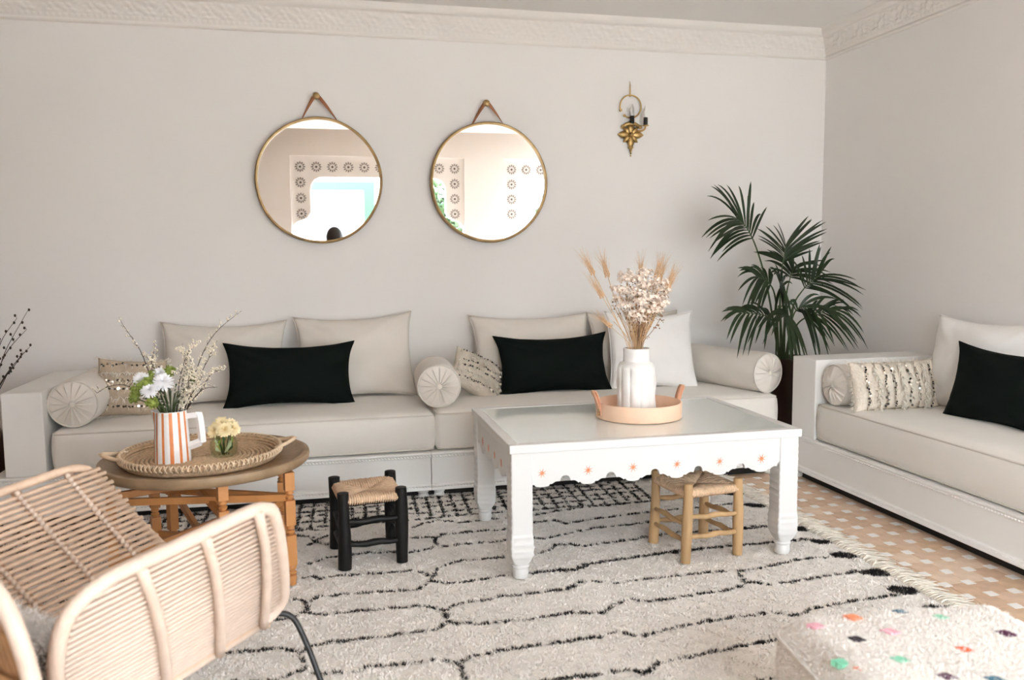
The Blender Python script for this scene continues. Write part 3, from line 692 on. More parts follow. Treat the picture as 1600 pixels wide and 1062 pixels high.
MB().lathe(prof, 132, None, False, vfn).build('vase_body', MATTEC, va, 60)

dr = thing('dried_bouquet', 'bouquet of dried cream flowers and wheat ears in the white vase', 'dried flowers', (TX - .012, TY, VZ + .065))
rs = random.Random(3)
def stem_path(top, bend=.02, base=None, n=7):
    b0 = Vector(base if base else (rs.uniform(-.02, .02), rs.uniform(-.02, .02), 0)); tp = Vector(top)
    neck = Vector((tp.x * .16, tp.y * .16, .235)); neck.x = max(-.042, min(.042, neck.x)); neck.y = max(-.042, min(.042, neck.y))
    return spline([b0, neck, neck.lerp(tp, .55) + Vector((rs.uniform(-bend, bend) * .5, rs.uniform(-bend, bend) * .5, .01)), tp], n)
def flower_cluster(mb, c, r, n, rs):
    for _ in range(n):
        d = Vector((rs.gauss(0, 1), rs.gauss(0, 1), abs(rs.gauss(0, 1)) * .6)).normalized(); p = Vector(c) + d * r * rs.uniform(.3, 1)
        pr = rs.uniform(.008, .0135); M = frame_to(d + Vector((0, 0, .4)), p)
        for k in range(5):
            a = 2 * pi * k / 5; x, y = pr * cos(a), pr * sin(a); q1, q2 = (pr * .62 * cos(a - .62), pr * .62 * sin(a - .62)), (pr * .62 * cos(a + .62), pr * .62 * sin(a + .62))
            mb.add([(0, 0, 0), (q1[0], q1[1], pr * .45), (x, y, pr * .6), (q2[0], q2[1], pr * .45)], [(0, 1, 2, 3)], M)
heads = [(-.02, -.05, .52), (.04, -.06, .50), (.0, .0, .58), (.06, .0, .56), (-.06, -.02, .53), (.10, -.02, .50), (-.03, .05, .60), (.03, .06, .58), (.08, .05, .54), (-.08, .02, .49), (.01, -.08, .45), (-.04, -.07, .43),
         (.07, -.06, .44), (.11, .03, .46), (-.01, .02, .49), (.05, .02, .61), (-.05, .0, .58), (.09, -.05, .57), (.02, -.03, .55), (.12, -.01, .53), (-.07, -.05, .47), (-.02, -.09, .48), (.04, -.09, .46), (.09, -.07, .48), (-.09, -.01, .54), (.0, -.06, .40)]
for hx_, hy_, hz in heads:
    m = MB(); pth = stem_path((hx_, hy_, hz - .04)); m.tube(pth, .0016, 4)
    for _ in range(3):
        k = rs.randint(3, 6); p = pth[k]; m.tube([p, p + Vector((rs.uniform(-.035, .035), rs.uniform(-.03, .03), rs.uniform(.02, .05)))], .001, 4)
    s_ = m.build('stem', STRAW, dr, 180)
    fl = MB(); flower_cluster(fl, (hx_, hy_, hz - .035), .040, 34, rs); fl.build('flower_head', DRYFL, s_)
    br = MB()
    for _ in range(14):
        p = Vector((hx_, hy_, hz - .05)) + Vector((rs.uniform(-.03, .03), rs.uniform(-.03, .03), rs.uniform(-.06, .03))); br.ball(p, rs.uniform(.002, .0045), 5, 4)
    tag(br.build('dry_buds', DRYBR, s_), kind='stuff')
wh = [(-.235, -.03, .665), (-.15, .0, .655), (.11, .02, .645), (.16, .0, .60), (.17, .03, .57), (-.19, -.02, .56), (.14, .05, .63), (-.17, -.06, .42), (.05, .08, .64)]
for x, y, z in wh:
    m = MB(); top = Vector((x, y, z - .05)); pth = stem_path(top, .01); m.tube(pth, .0016, 4); s_ = m.build('stem', STRAW, dr, 180)
    d = (pth[-1] - pth[-2]).normalized(); e = MB()
    for i in range(11):
        c_ = pth[-1] + d * (.0065 * i - .035); tp = 1 - .05 * i
        for k in range(3):
            a = 2 * pi * k / 3 + i; o = d.orthogonal(); o.rotate(Quaternion(d, a)); p = c_ + o * .0055 * tp
            e.tube([p - d * .006, p + o * .002, p + d * .009 + o * .002], [.001, .0042 * tp, .0008], 5)
            e.tube([p + d * .005, p + d * rs.uniform(.05, .085) + o * rs.uniform(.006, .02)], [.0007, .0003], 3)
    e.build('wheat_ear', WHEAT, s_, 180)
for i in range(34):     # bare straw stems that fill the vase neck
    a = rs.uniform(0, 6.28); r_ = rs.uniform(.03, .12); MB().tube(stem_path((r_ * cos(a), r_ * sin(a) * .7, rs.uniform(.36, .48)), .02), .0015, 4).build('stem', rs.choice((STRAW, STRAW, DRYBR)), dr, 180)
pb = MB()
for i in range(46):
    a = rs.uniform(0, 6.28); r_ = rs.uniform(.10, .178); c0 = Vector((r_ * cos(a), r_ * sin(a), .010)); pb.ball(c0, rs.uniform(.004, .008), 6, 4, (1, 1, .5))
pb.mi = 0; o = pb.build('fallen_petals', DRYFL, None, 180); o.location = (TX, TY, TH + .005)
tag(o, 'crumbled dried petals fallen inside the peach tray', 'petals', kind='stuff')

# ================================================================== rush-seated stools
def rush_seat(c4, z, root, seat_m):
    """four triangles of cord, each cord wraps its rail at right angles and runs to the diagonal"""
    m = MB(); C = sum((Vector(p) for p in c4), Vector((0, 0, 0))) / 4; N = 24; rs_ = random.Random(5)
    for e in range(4):
        a, b_ = Vector(c4[e]), Vector(c4[(e + 1) % 4])
        for i in range(N):
            t = (i + .5) / N; p = a.lerp(b_, t); k = 1 - abs(2 * t - 1); inn = p.lerp(C, .0) + (C - (a + b_) / 2) * (k * .98)
            out = ((a + b_) / 2 - C).normalized(); lift = rs_.uniform(-.0012, .0012); dip = -.010 * k
            pts = [p + out * .004 + Vector((0, 0, z - .028)), p + out * .014 + Vector((0, 0, z - .014)), p + out * .006 + Vector((0, 0, z + lift)), p.lerp(inn, .5) + Vector((0, 0, z + .003 + lift + dip * .5)), inn + Vector((0, 0, z - .004 + lift + dip))]
            m.tube(pts, (b_ - a).length / N * .56, 5)
    return m.build('rush_seat', seat_m, root, 180)
def stool(label, ft, h, wood, legr, seed, seat_z):
    cx = sum(p[0] for p in ft) / 4; cy = sum(p[1] for p in ft) / 4; rs_ = random.Random(seed)
    t = thing('stool', label, 'stool', (cx, cy, RT), 0, 'low rush-seated stools'); L = [Vector((p[0] - cx, p[1] - cy, 0)) for p in ft]     # FL FR BR BL
    for p in L:
        n = 9; pts = []; rr = []; ph = rs_.uniform(0, 6)
        for i in range(n + 1):
            u = i / n; q_ = p * (1.0 - .05 * u) + Vector((.004 * sin(3 * u + ph), .004 * cos(2.4 * u + ph), u * h)); pts.append(q_); rr.append(legr * (1 + .09 * sin(5 * u + ph) - .05 * u))
        pts = [pts[0]] + pts + [pts[-1] + Vector((0, 0, .002))]; rr = [rr[0] * .86] + rr + [rr[-1] * .78]
        MB().tube(pts, rr, 14).build('leg', wood, t, 50)
    prs = ((0, 1), (1, 2), (2, 3), (3, 0))
    for k, (i, j) in enumerate(prs):
        for z in ((.10, .19) if k % 2 == 0 else (.085, .165)):
            a, b_ = L[i] + Vector((0, 0, z + rs_.uniform(-.012, .012))), L[j] + Vector((0, 0, z + rs_.uniform(-.012, .012))); n = 8
            pts = [a.lerp(b_, u / n) + Vector((0, 0, .003 * sin(u * 1.7 + k))) for u in range(n + 1)]; rr = [legr * (.30 + .27 * sin(pi * u / n) ** .7 + .03 * sin(2 * u + k)) for u in range(n + 1)]
            MB().tube(pts, rr, 8).build('stretcher', wood, t, 180)
        MB().tube([L[i] * .95 + Vector((0, 0, seat_z - .018)), L[j] * .95 + Vector((0, 0, seat_z - .018))], legr * .5, 8).build('seat_rail', wood, t, 180)
    rush_seat([p * .95 for p in L], seat_z, t, RUSH)
    return t
stool('black wooden stool with woven rush seat standing alone on the rug', [(.075, -1.855), (.322, -1.83), (.300, -1.535), (.045, -1.575)], .322, EBONY, .0262, 1, .297)
stool('natural peeled log stool with woven rush seat tucked under the coffee table', [(1.474, -2.145), (1.733, -2.108), (1.697, -1.845), (1.440, -1.872)], .335, LOG, .0215, 2, .305)

# ================================================================== round folding tray table
RX, RY = -.455, -1.77
rt = thing('tray_table', 'round brown tray table on turned honey wood folding legs', 'side table', (RX, RY, 0))
MB().lathe([(.001, .478), (.36, .476), (.392, .480), (.402, .490), (.405, .505), (.402, .518), (.392, .522), (.380, .518), (.368, .508), (.34, .502), (.001, .502)], 96, None, False).build('tray_top', TRAYW, rt, 45)
def tleg(x, y, yaw):
    m = MB(); M = Matrix.Translation((x, y, RT)) @ Matrix.Rotation(yaw, 4, 'Z'); w = .0185; h0 = .476 - RT
    def sqb(z0, z1): m.box(-w, w, -w, w, z0, z1, M)
    sqb(.385, h0); sqb(.245, .345); sqb(.085, .205)
    bead = lambda z0, z1: m.lathe([(.009, z0), (.015, z0 + .006), (.0175, (z0 + z1) / 2 - .006), (.010, (z0 + z1) / 2), (.0175, (z0 + z1) / 2 + .006), (.015, z1 - .006), (.009, z1)], 14, M)
    bead(.345, .385); bead(.205, .245)
    m.lathe([(.010, 0), (.0145, .002), (.0185, .034), (.017, .040), (.0115, .043), (.018, .048), (.019, .054), (.012, .060), (.0185, .068), (.0195, .076), (.014, .085)], 14, M)
    return m.build('leg', OWOOD, rt, 40)
LG = [(.325, -.205), (.285, .085), (-.205, .375), (.085, -.285), (-.345, -.10), (-.24, .18)]
for i, (x, y) in enumerate(LG): tleg(x, y, (.25, .05, .6, .35, .2, .4)[i])
def tbar(i, j, z0, z1, w=.020, h=.030): MB().bar((LG[i][0], LG[i][1], z0), (LG[j][0], LG[j][1], z1), w, h).build('cross_bar', OWOOD, rt, bevel=.002)
tbar(4, 1, .395, .43); tbar(2, 3, .435, .34); tbar(5, 0, .345, .375); tbar(4, 0, .375, .375, .018, .028); tbar(1, 3, .28, .27); tbar(0, 5, .18, .15); tbar(2, 3, .30, .12); tbar(4, 1, .14, .30)

# woven coil basket tray
bx_, by_, bz = -.470, -1.788, .5025
bk = thing('basket_tray', 'round coiled seagrass basket tray with two pointed handles on the round table', 'basket', (bx_, by_, bz), .16)
MB().lathe([(.001, 0), (.285, 0), (.300, .012), (.304, .040), (.298, .040), (.292, .014), (.280, .005), (.001, .005)], 96, None, False).build('basket_base', SEAGR, bk, 60)
sp = []; sr_ = []; turns = 15.5; NT = int(turns * 44); pitch = .0176
for i in range(NT):
    a = 2 * pi * turns * i / NT; r_ = .004 + pitch * a / (2 * pi); sp.append((r_ * cos(a), r_ * sin(a), .0095)); sr_.append(.0082 + .0009 * sin(i * 2.1))
MB().tube(sp, sr_, 7).build('coil_body', SEAGR, bk, 180)
for rr_, zz in ((.286, .016), (.291, .028), (.296, .038)):
    MB().tube([(rr_ * cos(2 * pi * k / 160), rr_ * sin(2 * pi * k / 160), zz) for k in range(160)], [.0066 + .0010 * (k % 2) for k in range(160)], 6, closed=True).build('wall_coil', SEAGR, bk, 180)
br = MB()
for k in range(96):
    a0 = 2 * pi * k / 96; 
    for s_ in (1, -1):
        pts = [((.304 + .008 * cos(t)) * cos(a0 + s_ * t * .014), (.304 + .008 * cos(t)) * sin(a0 + s_ * t * .014), .036 + .013 * sin(t)) for t in np.linspace(-1.2, 2.6, 6)]
        br.tube(pts, .0036, 4)
tag(br.build('braided_rim', SEAGR_L, bk, 180), kind='stuff')
for s_ in (0, pi):
    M = Matrix.Rotation(s_, 4, 'Z'); h = MB()
    h.tube(spline([(.275, -.085, .040), (.325, -.045, .046), (.362, 0, .056), (.325, .045, .046), (.275, .085, .040)], 16), [.006 + .003 * sin(pi * i / 16) for i in range(17)], 8, M=M)
    h.tube(spline([(.362, 0, .056), (.375, 0, .060)], 3), [.007, .005, .003, .001], 6, M=M); h.build('handle', SEAGR_L, bk, 180)

# striped pitcher
PXc, PYc, PZ = -.572, -1.835, bz + .0085
pt = thing('striped_pitcher', 'white ceramic pitcher with vertical orange stripes and an angular handle', 'pitcher', (PXc, PYc, PZ), -.20)
def pit(p, a):
    z = p[2]; k = 1 + .012 * cos(9 * a); x, y = p[0] * k, p[1] * k
    if z > .15: d = max(0, cos(a - pi)) ** 14 * ((z - .15) / .055) * .020; x -= d
    return (x, y, z)
zs = [.0, .003] + [.01 + .0097 * i for i in range(21)]
pr = [(.001, 0), (.064, 0), (.068, .003)] + [(.0685 - .009 * (z / .205) ** 1.2, z) for z in np.linspace(.01, .205, 21)] + [(.0575, .207), (.0545, .204), (.056, .15), (.062, .02), (.001, .012)]
m = MB(); n = 120; m.lathe(pr, n, None, False, pit)
stripes = [(-175, 3), (-152, 4), (-128, 5), (-101, 5.5), (-72, 5.5), (-44, 4.5), (-16, 4), (14, 5), (42, 6), (70, 6), (98, 6), (126, 5), (152, 5)]
mi = []
for fi, fc in enumerate(m.f):
    k = fi % n; row_ = fi // n; a = (360.0 * (k + .5) / n + 180) % 360 - 180
    on = 1 if any(abs((a - c_ + 180) % 360 - 180) < w_ for c_, w_ in stripes) and 2 <= row_ <= 22 else 0; mi.append(on)
m.m = mi; m.build('pitcher_body', [CERAM, ORANGE], pt, 50)
h = MB(); pa = [(.055, .183), (.098, .188), (.108, .182), (.116, .088), (.110, .080), (.062, .062)]
for i in range(len(pa) - 1): pass
v = []; f = []; th_ = .0095
pts = [Vector((x, 0, z)) for x, z in spline([(x, z, 0) for x, z in pa], 20) and [(q_.x, q_.y) for q_ in spline([(x, z, 0) for x, z in pa], 24)]]
h.tube(pts, .0145, 4, flat=1.1); h.build('handle', CERAM, pt, bevel=.003)

# fresh bouquet
bq = thing('flower_bouquet', 'fresh bouquet of white and green chrysanthemums with blossom twigs in the pitcher', 'flowers', (PXc, PYc, PZ + .03))
def W(x, z, dy=0.0): return Vector((x - PXc, dy, z - PZ - .03))      # world x,z on the bouquet's plane
NECK = .175
def bstem(top, r, mtl, dy=0.0, nm='stem', sub=None):
    tp = Vector(top); nk = Vector((max(-.04, min(.04, tp.x * .3)), max(-.04, min(.04, tp.y * .4)), NECK)); pth = spline([(nk.x * .2, nk.y * .2, 0), nk, nk.lerp(tp, .5) + Vector((0, 0, .008)), tp], 9)
    return MB().tube(pth, r, 5).build(nm, mtl, bq, 180), pth
def mum(c, R_, layers, mtl, parent, face, rs_, droop=.2, pw=.085):
    m = MB(); M = frame_to(face, c)
    for l in range(layers):
        u = l / max(1, layers - 1); n = int((22 - 12 * u) * (.085 / pw) ** .5); tilt = radians(10 + 62 * u); ln = R_ * (1 - .45 * u)
        for k in range(n):
            a = 2 * pi * (k + .5 * (l % 2)) / n + rs_.uniform(-.08, .08); L_ = ln * rs_.uniform(.88, 1.08); w = R_ * pw
            d = Vector((cos(a) * cos(tilt), sin(a) * cos(tilt), sin(tilt))); s_ = Vector((-sin(a), cos(a), 0)); z0 = Vector((0, 0, .002 * l))
            p = [z0 + d * L_ * t + Vector((0, 0, -droop * L_ * t * t * .5)) for t in (.06, .5, .9, 1.0)]
            m.add([p[0] - s_ * w * .5, p[0] + s_ * w * .5, p[1] - s_ * w * 1.1, p[1] + s_ * w * 1.1, p[2] - s_ * w * .8, p[2] + s_ * w * .8, p[3]], [(0, 1, 3, 2), (2, 3, 5, 4), (4, 5, 6)], M)
    return m.build('flower_head', mtl, parent, 180)
rs = random.Random(11)
for x, z, dy, R_ in ((-.664, .860, -.05, .036), (-.630, .822, -.085, .036), (-.586, .848, -.06, .044), (-.604, .872, -.01, .036)):
    st, pth = bstem(W(x, z - .012, dy), .0028, STEM); mum(pth[-1], R_, 6, MUM_W, st, (rs.uniform(-.3, .3), -.75, .6), rs)
for x, z, dy, R_ in ((-.687, .812, -.04, .024), (-.665, .836, -.06, .026), (-.640, .846, -.07, .026), (-.622, .774, -.095, .0245), (-.627, .866, -.01, .025), (-.571, .880, .0, .025), (-.495, .845, .0, .028), (-.697, .785, -.03, .023), (-.652, .812, -.05, .024)):
    st, pth = bstem(W(x, z - .008, dy), .0025, STEM)
    m = MB(); c_ = pth[-1]; m.ball(c_, R_ * .72, 10, 8)
    for _ in range(90):
        d = Vector((rs.gauss(0, 1), rs.gauss(0, 1), rs.gauss(0, 1))).normalized(); s_ = d.orthogonal().normalized() * R_ * .16; s_.rotate(Quaternion(d, rs.uniform(0, 6.28)))
        p = c_ + d * R_ * .62; q_ = c_ + d * R_ * rs.uniform(.95, 1.08); m.add([p - s_, p + s_, q_ + s_ * .7, q_ - s_ * .7], [(0, 1, 2, 3)])
    m.build('flower_head', MUM_G, st, 180)
branches = [([(-.606, .728), (-.665, .929), (-.696, .992), (-.735, 1.059)], .02, .45), ([(-.536, .724), (-.483, .848), (-.436, .959), (-.381, 1.032), (-.295, 1.10)], .03, .8), ([(-.547, .725), (-.518, .849), (-.503, .924), (-.519, .955)], -.02, 1.5),
            ([(-.512, .723), (-.450, .796), (-.391, .806)], -.03, .5), ([(-.512, .723), (-.460, .847), (-.421, .921), (-.408, .960)], .0, 1.5), ([(-.617, .728), (-.716, .82), (-.784, .825), (-.83, .801)], -.02, .6), ([(-.594, .727), (-.640, .879), (-.630, .955)], .05, 1.0),
            ([(-.53, .724), (-.495, .82), (-.475, .90)], -.05, 1.6), ([(-.52, .724), (-.475, .80), (-.44, .86)], -.05, 1.6), ([(-.55, .724), (-.53, .84), (-.50, .93), (-.47, .97)], -.04, 1.4), ([(-.51, .72), (-.46, .79), (-.42, .85), (-.375, .87)], .03, 1.2), ([(-.53, .724), (-.50, .80), (-.49, .86)], -.07, 1.6), ([(-.52, .72), (-.49, .78), (-.455, .82)], -.07, 1.5), ([(-.60, .73), (-.62, .86), (-.655, .93)], .03, 1.2)]
for pts, dy, dens in branches:
    P_ = [W(-.57, .60)] + [W(x, z, dy * min(1, i / 1.5)) for i, (x, z) in enumerate(pts)]; pth = spline(P_, 16); m = MB(); m.tube(pth, [.0024 - .0001 * i for i in range(17)], 5); fl = MB()
    for i in range(5, 17):
        for _ in range(2 if dens > 1 else 1):
            if rs.random() < .92:
                p = pth[i]; e = p + Vector((rs.uniform(-.028, .028), rs.uniform(-.024, .024), rs.uniform(.004, .034))); m.tube([p, e], [.001, .0006], 4)
                for _ in range(int(5 * dens)):
                    c_ = p.lerp(e, rs.uniform(.2, 1.05)) + Vector((rs.uniform(-.006, .006), rs.uniform(-.006, .006), rs.uniform(-.005, .006))); fl.ball(c_, rs.uniform(.0024, .0044), 5, 4)
    b_ = m.build('twig', TWIG, bq, 180); tag(fl.build('blossoms', BLOSSOM, b_, 180), kind='stuff')
for i in range(22):
    a = rs.uniform(0, 6.28); r_ = rs.uniform(.02, .075); c_ = Vector((r_ * cos(a), r_ * sin(a), NECK + rs.uniform(.01, .09))); st, pth = bstem(c_, .002, STEM)
    l = MB(); d = Vector((cos(a), sin(a), .5)).normalized(); s_ = d.cross(Vector((0, 0, 1))).normalized() * .010; L_ = rs.uniform(.025, .045)
    l.add([c_, c_ + d * L_ * .5 + s_, c_ + d * L_ - Vector((0, 0, .008)), c_ + d * L_ * .5 - s_], [(0, 1, 2, 3)]); l.build('leaf', LEAFG, st)

# little glass jar with yellow flowers
JX, JY = -.382, -1.815
jr = thing('glass_jar', 'small smoky green glass jar on the basket tray', 'jar', (JX, JY, PZ))
gp = [(.001, 0), (.034, 0), (.042, .004), (.050, .018), (.0535, .040), (.053, .060), (.048, .080), (.045, .092), (.0455, .098), (.044, .099), (.0425, .096), (.0425, .091), (.0455, .080), (.050, .060), (.0505, .040), (.047, .020), (.038, .009), (.001, .008)]
MB().lathe(gp, 40, None, False).build('jar_glass', SMOKE, jr, 180)
yb_ = thing('yellow_flowers', 'bunch of pale yellow flowers standing in the small glass jar', 'flowers', (JX, JY, PZ + .012))
for x, y, z, R_ in ((-.032, -.016, .108, .034), (.006, -.032, .112, .036), (.036, -.008, .110, .034), (-.008, .018, .126, .036), (-.030, .022, .112, .03), (.026, .026, .118, .032)):
    m = MB(); m.tube(spline([(x * .2, y * .2, .002), (x * .5, y * .5, .05), (x, y, z - .006)], 6), .0022, 5); st = m.build('stem', STEM, yb_, 180); mum((x, y, z - .004), R_, 4, MUM_Y, st, (x * 12, -.8, .55), rs, .3, .15)
for i in range(12):
    a = 2 * pi * i / 12; l = MB(); r0 = .012; p0 = Vector((r0 * cos(a), r0 * sin(a), .012)); p1 = Vector((.036 * cos(a + .5), .036 * sin(a + .5), .035 + .018 * (i % 3))); p2 = Vector((.030 * cos(a + .9), .030 * sin(a + .9), .07)); s_ = Vector((0, 0, .012))
    l.add([p0, p1 + s_, p2, p1 - s_], [(0, 1, 2, 3)]); l.build('leaf', (LEAFG, LEAFP, LEAFP, MUM_G)[i % 4], yb_)

# ================================================================== berber rug
# pattern lines, traced on the rug itself in room coordinates (metres)
RUG_LINES = [[(-0.097,-1.899),(-0.056,-1.886),(-0.023,-1.929),(0.043,-1.912),(0.169,-1.921),(0.253,-1.931),(0.355,-1.933),(0.401,-1.981),(0.416,-2.036),(0.46,-1.924),(0.518,-1.89),(0.567,-1.864),(0.656,-1.874),(0.777,-1.867)],[(0.415,-2.043),(0.376,-2.11),(0.332,-2.138),(0.237,-2.122),(0.125,-2.114),(0.023,-2.109),(-0.031,-2.111),(-0.058,-2.155),(-0.071,-2.22),(-0.061,-2.264),(-0.002,-2.284),(0.087,-2.279),(0.177,-2.283),(0.269,-2.284),(0.36,-2.296),(0.394,-2.329),(0.421,-2.355),(0.449,-2.324),(0.501,-2.298),(0.573,-2.297),(0.657,-2.282),(0.737,-2.288),(0.796,-2.283),(0.888,-2.281),(0.932,-2.275),(0.954,-2.259)],[(-0.248,-2.294),(-0.156,-2.291),(-0.113,-2.274),(-0.076,-2.237),(-0.069,-2.191),(-0.081,-2.139),(-0.109,-2.116),(-0.162,-2.108)],[(0.415,-2.065),(0.46,-2.099),(0.552,-2.101),(0.621,-2.096),(0.677,-2.076),(0.735,-2.086),(0.849,-2.085),(0.921,-2.08),(0.955,-2.101),(1.004,-2.101)],[(0.421,-2.355),(0.42,-2.438),(0.441,-2.47),(0.491,-2.482),(0.518,-2.501),(0.631,-2.5),(0.707,-2.502),(0.801,-2.495),(0.884,-2.483)],[(0.42,-2.441),(0.387,-2.485),(0.372,-2.512),(0.333,-2.506),(0.269,-2.503),(0.203,-2.519),(0.105,-2.511),(0.05,-2.516),(-0.005,-2.515),(-0.06,-2.524),(-0.083,-2.557),(-0.094,-2.572),(-0.078,-2.632),(-0.071,-2.677),(-0.039,-2.719),(0.018,-2.727),(0.081,-2.736),(0.121,-2.714),(0.212,-2.727),(0.292,-2.726),(0.358,-2.728),(0.387,-2.757),(0.405,-2.79),(0.422,-2.752),(0.468,-2.727),(0.524,-2.719),(0.596,-2.714),(0.69,-2.707),(0.762,-2.706),(0.815,-2.699)],[(-0.273,-2.509),(-0.207,-2.51),(-0.154,-2.511),(-0.098,-2.556)],[(-0.071,-2.677),(-0.109,-2.695),(-0.146,-2.726),(-0.17,-2.733),(-0.257,-2.718),(-0.378,-2.707)],[(0.405,-2.794),(0.405,-2.871),(0.402,-2.941)],[(0.543,-2.936),(0.639,-2.944),(0.741,-2.936)],[(0.901,-2.079),(0.939,-2.077),(0.978,-2.099),(1.041,-2.078),(1.109,-2.044),(1.202,-2.029),(1.305,-2.016),(1.479,-2.006),(1.615,-1.999)],[(0.846,-2.275),(0.913,-2.282),(0.951,-2.246),(0.986,-2.221),(1.037,-2.23),(1.077,-2.245),(1.102,-2.274),(1.158,-2.27),(1.226,-2.26),(1.357,-2.258),(1.493,-2.25),(1.569,-2.252),(1.638,-2.277),(1.677,-2.268),(1.781,-2.257),(1.852,-2.237),(1.934,-2.219),(2.04,-2.215),(2.133,-2.231),(2.19,-2.254)],[(1.637,-2.285),(1.622,-2.35),(1.608,-2.393),(1.574,-2.423),(1.491,-2.441),(1.396,-2.449),(1.284,-2.463),(1.213,-2.465),(1.154,-2.461),(1.116,-2.426),(1.053,-2.455),(1.009,-2.484),(0.971,-2.523),(0.936,-2.504),(0.866,-2.49),(0.784,-2.494)],[(1.612,-2.387),(1.655,-2.394),(1.681,-2.43),(1.778,-2.425),(1.879,-2.417),(1.985,-2.404),(2.117,-2.399),(2.198,-2.439)],[(0.722,-2.712),(0.8,-2.702),(0.879,-2.697),(0.917,-2.698),(0.941,-2.674),(0.98,-2.675),(1.012,-2.714),(1.046,-2.728),(1.111,-2.705),(1.197,-2.691),(1.304,-2.674),(1.424,-2.667),(1.508,-2.67),(1.572,-2.663),(1.615,-2.707),(1.688,-2.701),(1.714,-2.674),(1.807,-2.668),(1.907,-2.654),(2.004,-2.648),(2.102,-2.641),(2.202,-2.635)],[(0.518,-2.961),(0.655,-2.95),(0.726,-2.94),(0.831,-2.942),(0.904,-2.936),(0.934,-2.951),(0.952,-2.977),(0.997,-2.938),(1.02,-2.918),(1.1,-2.905),(1.18,-2.895),(1.3,-2.886),(1.395,-2.87),(1.452,-2.868),(1.594,-2.862)],[(1.26,-3.095),(1.305,-3.093),(1.37,-3.096)],[(1.832,-1.784),(1.936,-1.789),(2.045,-1.786),(2.155,-1.821),(2.204,-1.882)],[(1.822,-1.997),(1.942,-2.0),(2.025,-1.999),(2.157,-2.005),(2.196,-2.058)],[(2.059,-1.413),(2.142,-1.454),(2.211,-1.498)],[(1.02,-1.337),(1.152,-1.299),(1.31,-1.265),(1.482,-1.272),(1.663,-1.261),(1.849,-1.249),(2.04,-1.238),(2.169,-1.23)],[(0.99,-1.452),(1.091,-1.434),(1.145,-1.51),(1.229,-1.481),(1.356,-1.462),(1.534,-1.437),(1.769,-1.425),(1.942,-1.433),(2.146,-1.389)],[(0.935,-1.663),(0.988,-1.692),(1.057,-1.664),(1.137,-1.638),(1.253,-1.605),(1.426,-1.601),(1.543,-1.581),(1.703,-1.571),(1.877,-1.564),(1.995,-1.559)],[(0.912,-1.86),(0.964,-1.846),(1.011,-1.787),(1.07,-1.788),(1.126,-1.832),(1.231,-1.816),(1.367,-1.807),(1.458,-1.785),(1.615,-1.764),(1.801,-1.781),(1.939,-1.769),(2.052,-1.766)],[(0.826,-2.082),(0.937,-2.074),(0.996,-2.089),(1.065,-2.045),(1.155,-2.03),(1.304,-2.016),(1.408,-2.003),(1.513,-1.989),(1.593,-1.99),(1.818,-1.992),(1.951,-1.998),(2.138,-1.988)],[(-0.075,-1.749),(-0.043,-1.741),(-0.009,-1.692),(0.041,-1.689),(0.093,-1.677),(0.19,-1.676),(0.287,-1.693),(0.366,-1.714),(0.409,-1.699),(0.458,-1.685),(0.493,-1.649),(0.488,-1.593),(0.524,-1.516),(0.588,-1.509),(0.715,-1.507),(0.81,-1.512),(0.882,-1.51)],[(-0.078,-1.509),(-0.043,-1.467),(0.016,-1.519),(0.146,-1.512),(0.276,-1.537),(0.338,-1.521),(0.388,-1.519),(0.49,-1.536),(0.49,-1.588)],[(0.493,-1.644),(0.531,-1.672),(0.623,-1.665),(0.776,-1.668),(0.847,-1.658)],[(-0.152,-1.339),(-0.079,-1.377),(-0.055,-1.393),(-0.043,-1.463),(-0.019,-1.416),(0.012,-1.382)],[(0.416,-1.377),(0.467,-1.328),(0.556,-1.298),(0.609,-1.333),(0.644,-1.364),(0.71,-1.36),(0.773,-1.344),(0.879,-1.35)],[(-0.181,-0.991),(-0.083,-0.994),(0.017,-0.985)],[(-0.172,-1.278),(-0.08,-1.278),(0.012,-1.306)]]
RGX0, RGX1, RGY0, RGY1 = -1.62, 2.225, -3.62, -0.80
rug = thing('berber_rug', 'cream shaggy wool rug with broken black lines and a fringed edge', 'rug', (0, 0, 0))
def rug_z(x, y): return .0125 + .0015 * np.sin(x * 5.1 + 1.2 * np.sin(y * 3)) * np.sin(y * 6.3)
gx = np.linspace(RGX0, RGX1, 130); gy = np.linspace(RGY0, RGY1, 100); GX, GY = np.meshgrid(gx, gy, indexing='ij')
edge = .008 * np.sin(gy * 13) + .006 * np.sin(gy * 31 + 1)
GX[-1, :] += edge; GX[-2, :] += edge * .5
top = np.stack([GX, GY, rug_z(GX, GY)], -1).reshape(-1, 3); nb = len(top); ny = len(gy); idx = np.arange(nb).reshape(len(gx), ny)
f = np.stack([idx[:-1, :-1], idx[1:, :-1], idx[1:, 1:], idx[:-1, 1:]], -1).reshape(-1, 4)
per = np.concatenate([idx[:, 0], idx[-1, 1:], idx[-2::-1, -1], idx[0, -2:0:-1]]); lowv = top[per].copy(); lowv[:, 2] = .001
li = np.arange(len(per)) + nb; nx_ = np.roll(np.arange(len(per)), -1)
f = np.concatenate([f, np.stack([li, li[nx_], per[nx_], per], 1)])
np_obj('rug_base', np.concatenate([top, lowv]), f, WOOLB, rug, smooth=True)
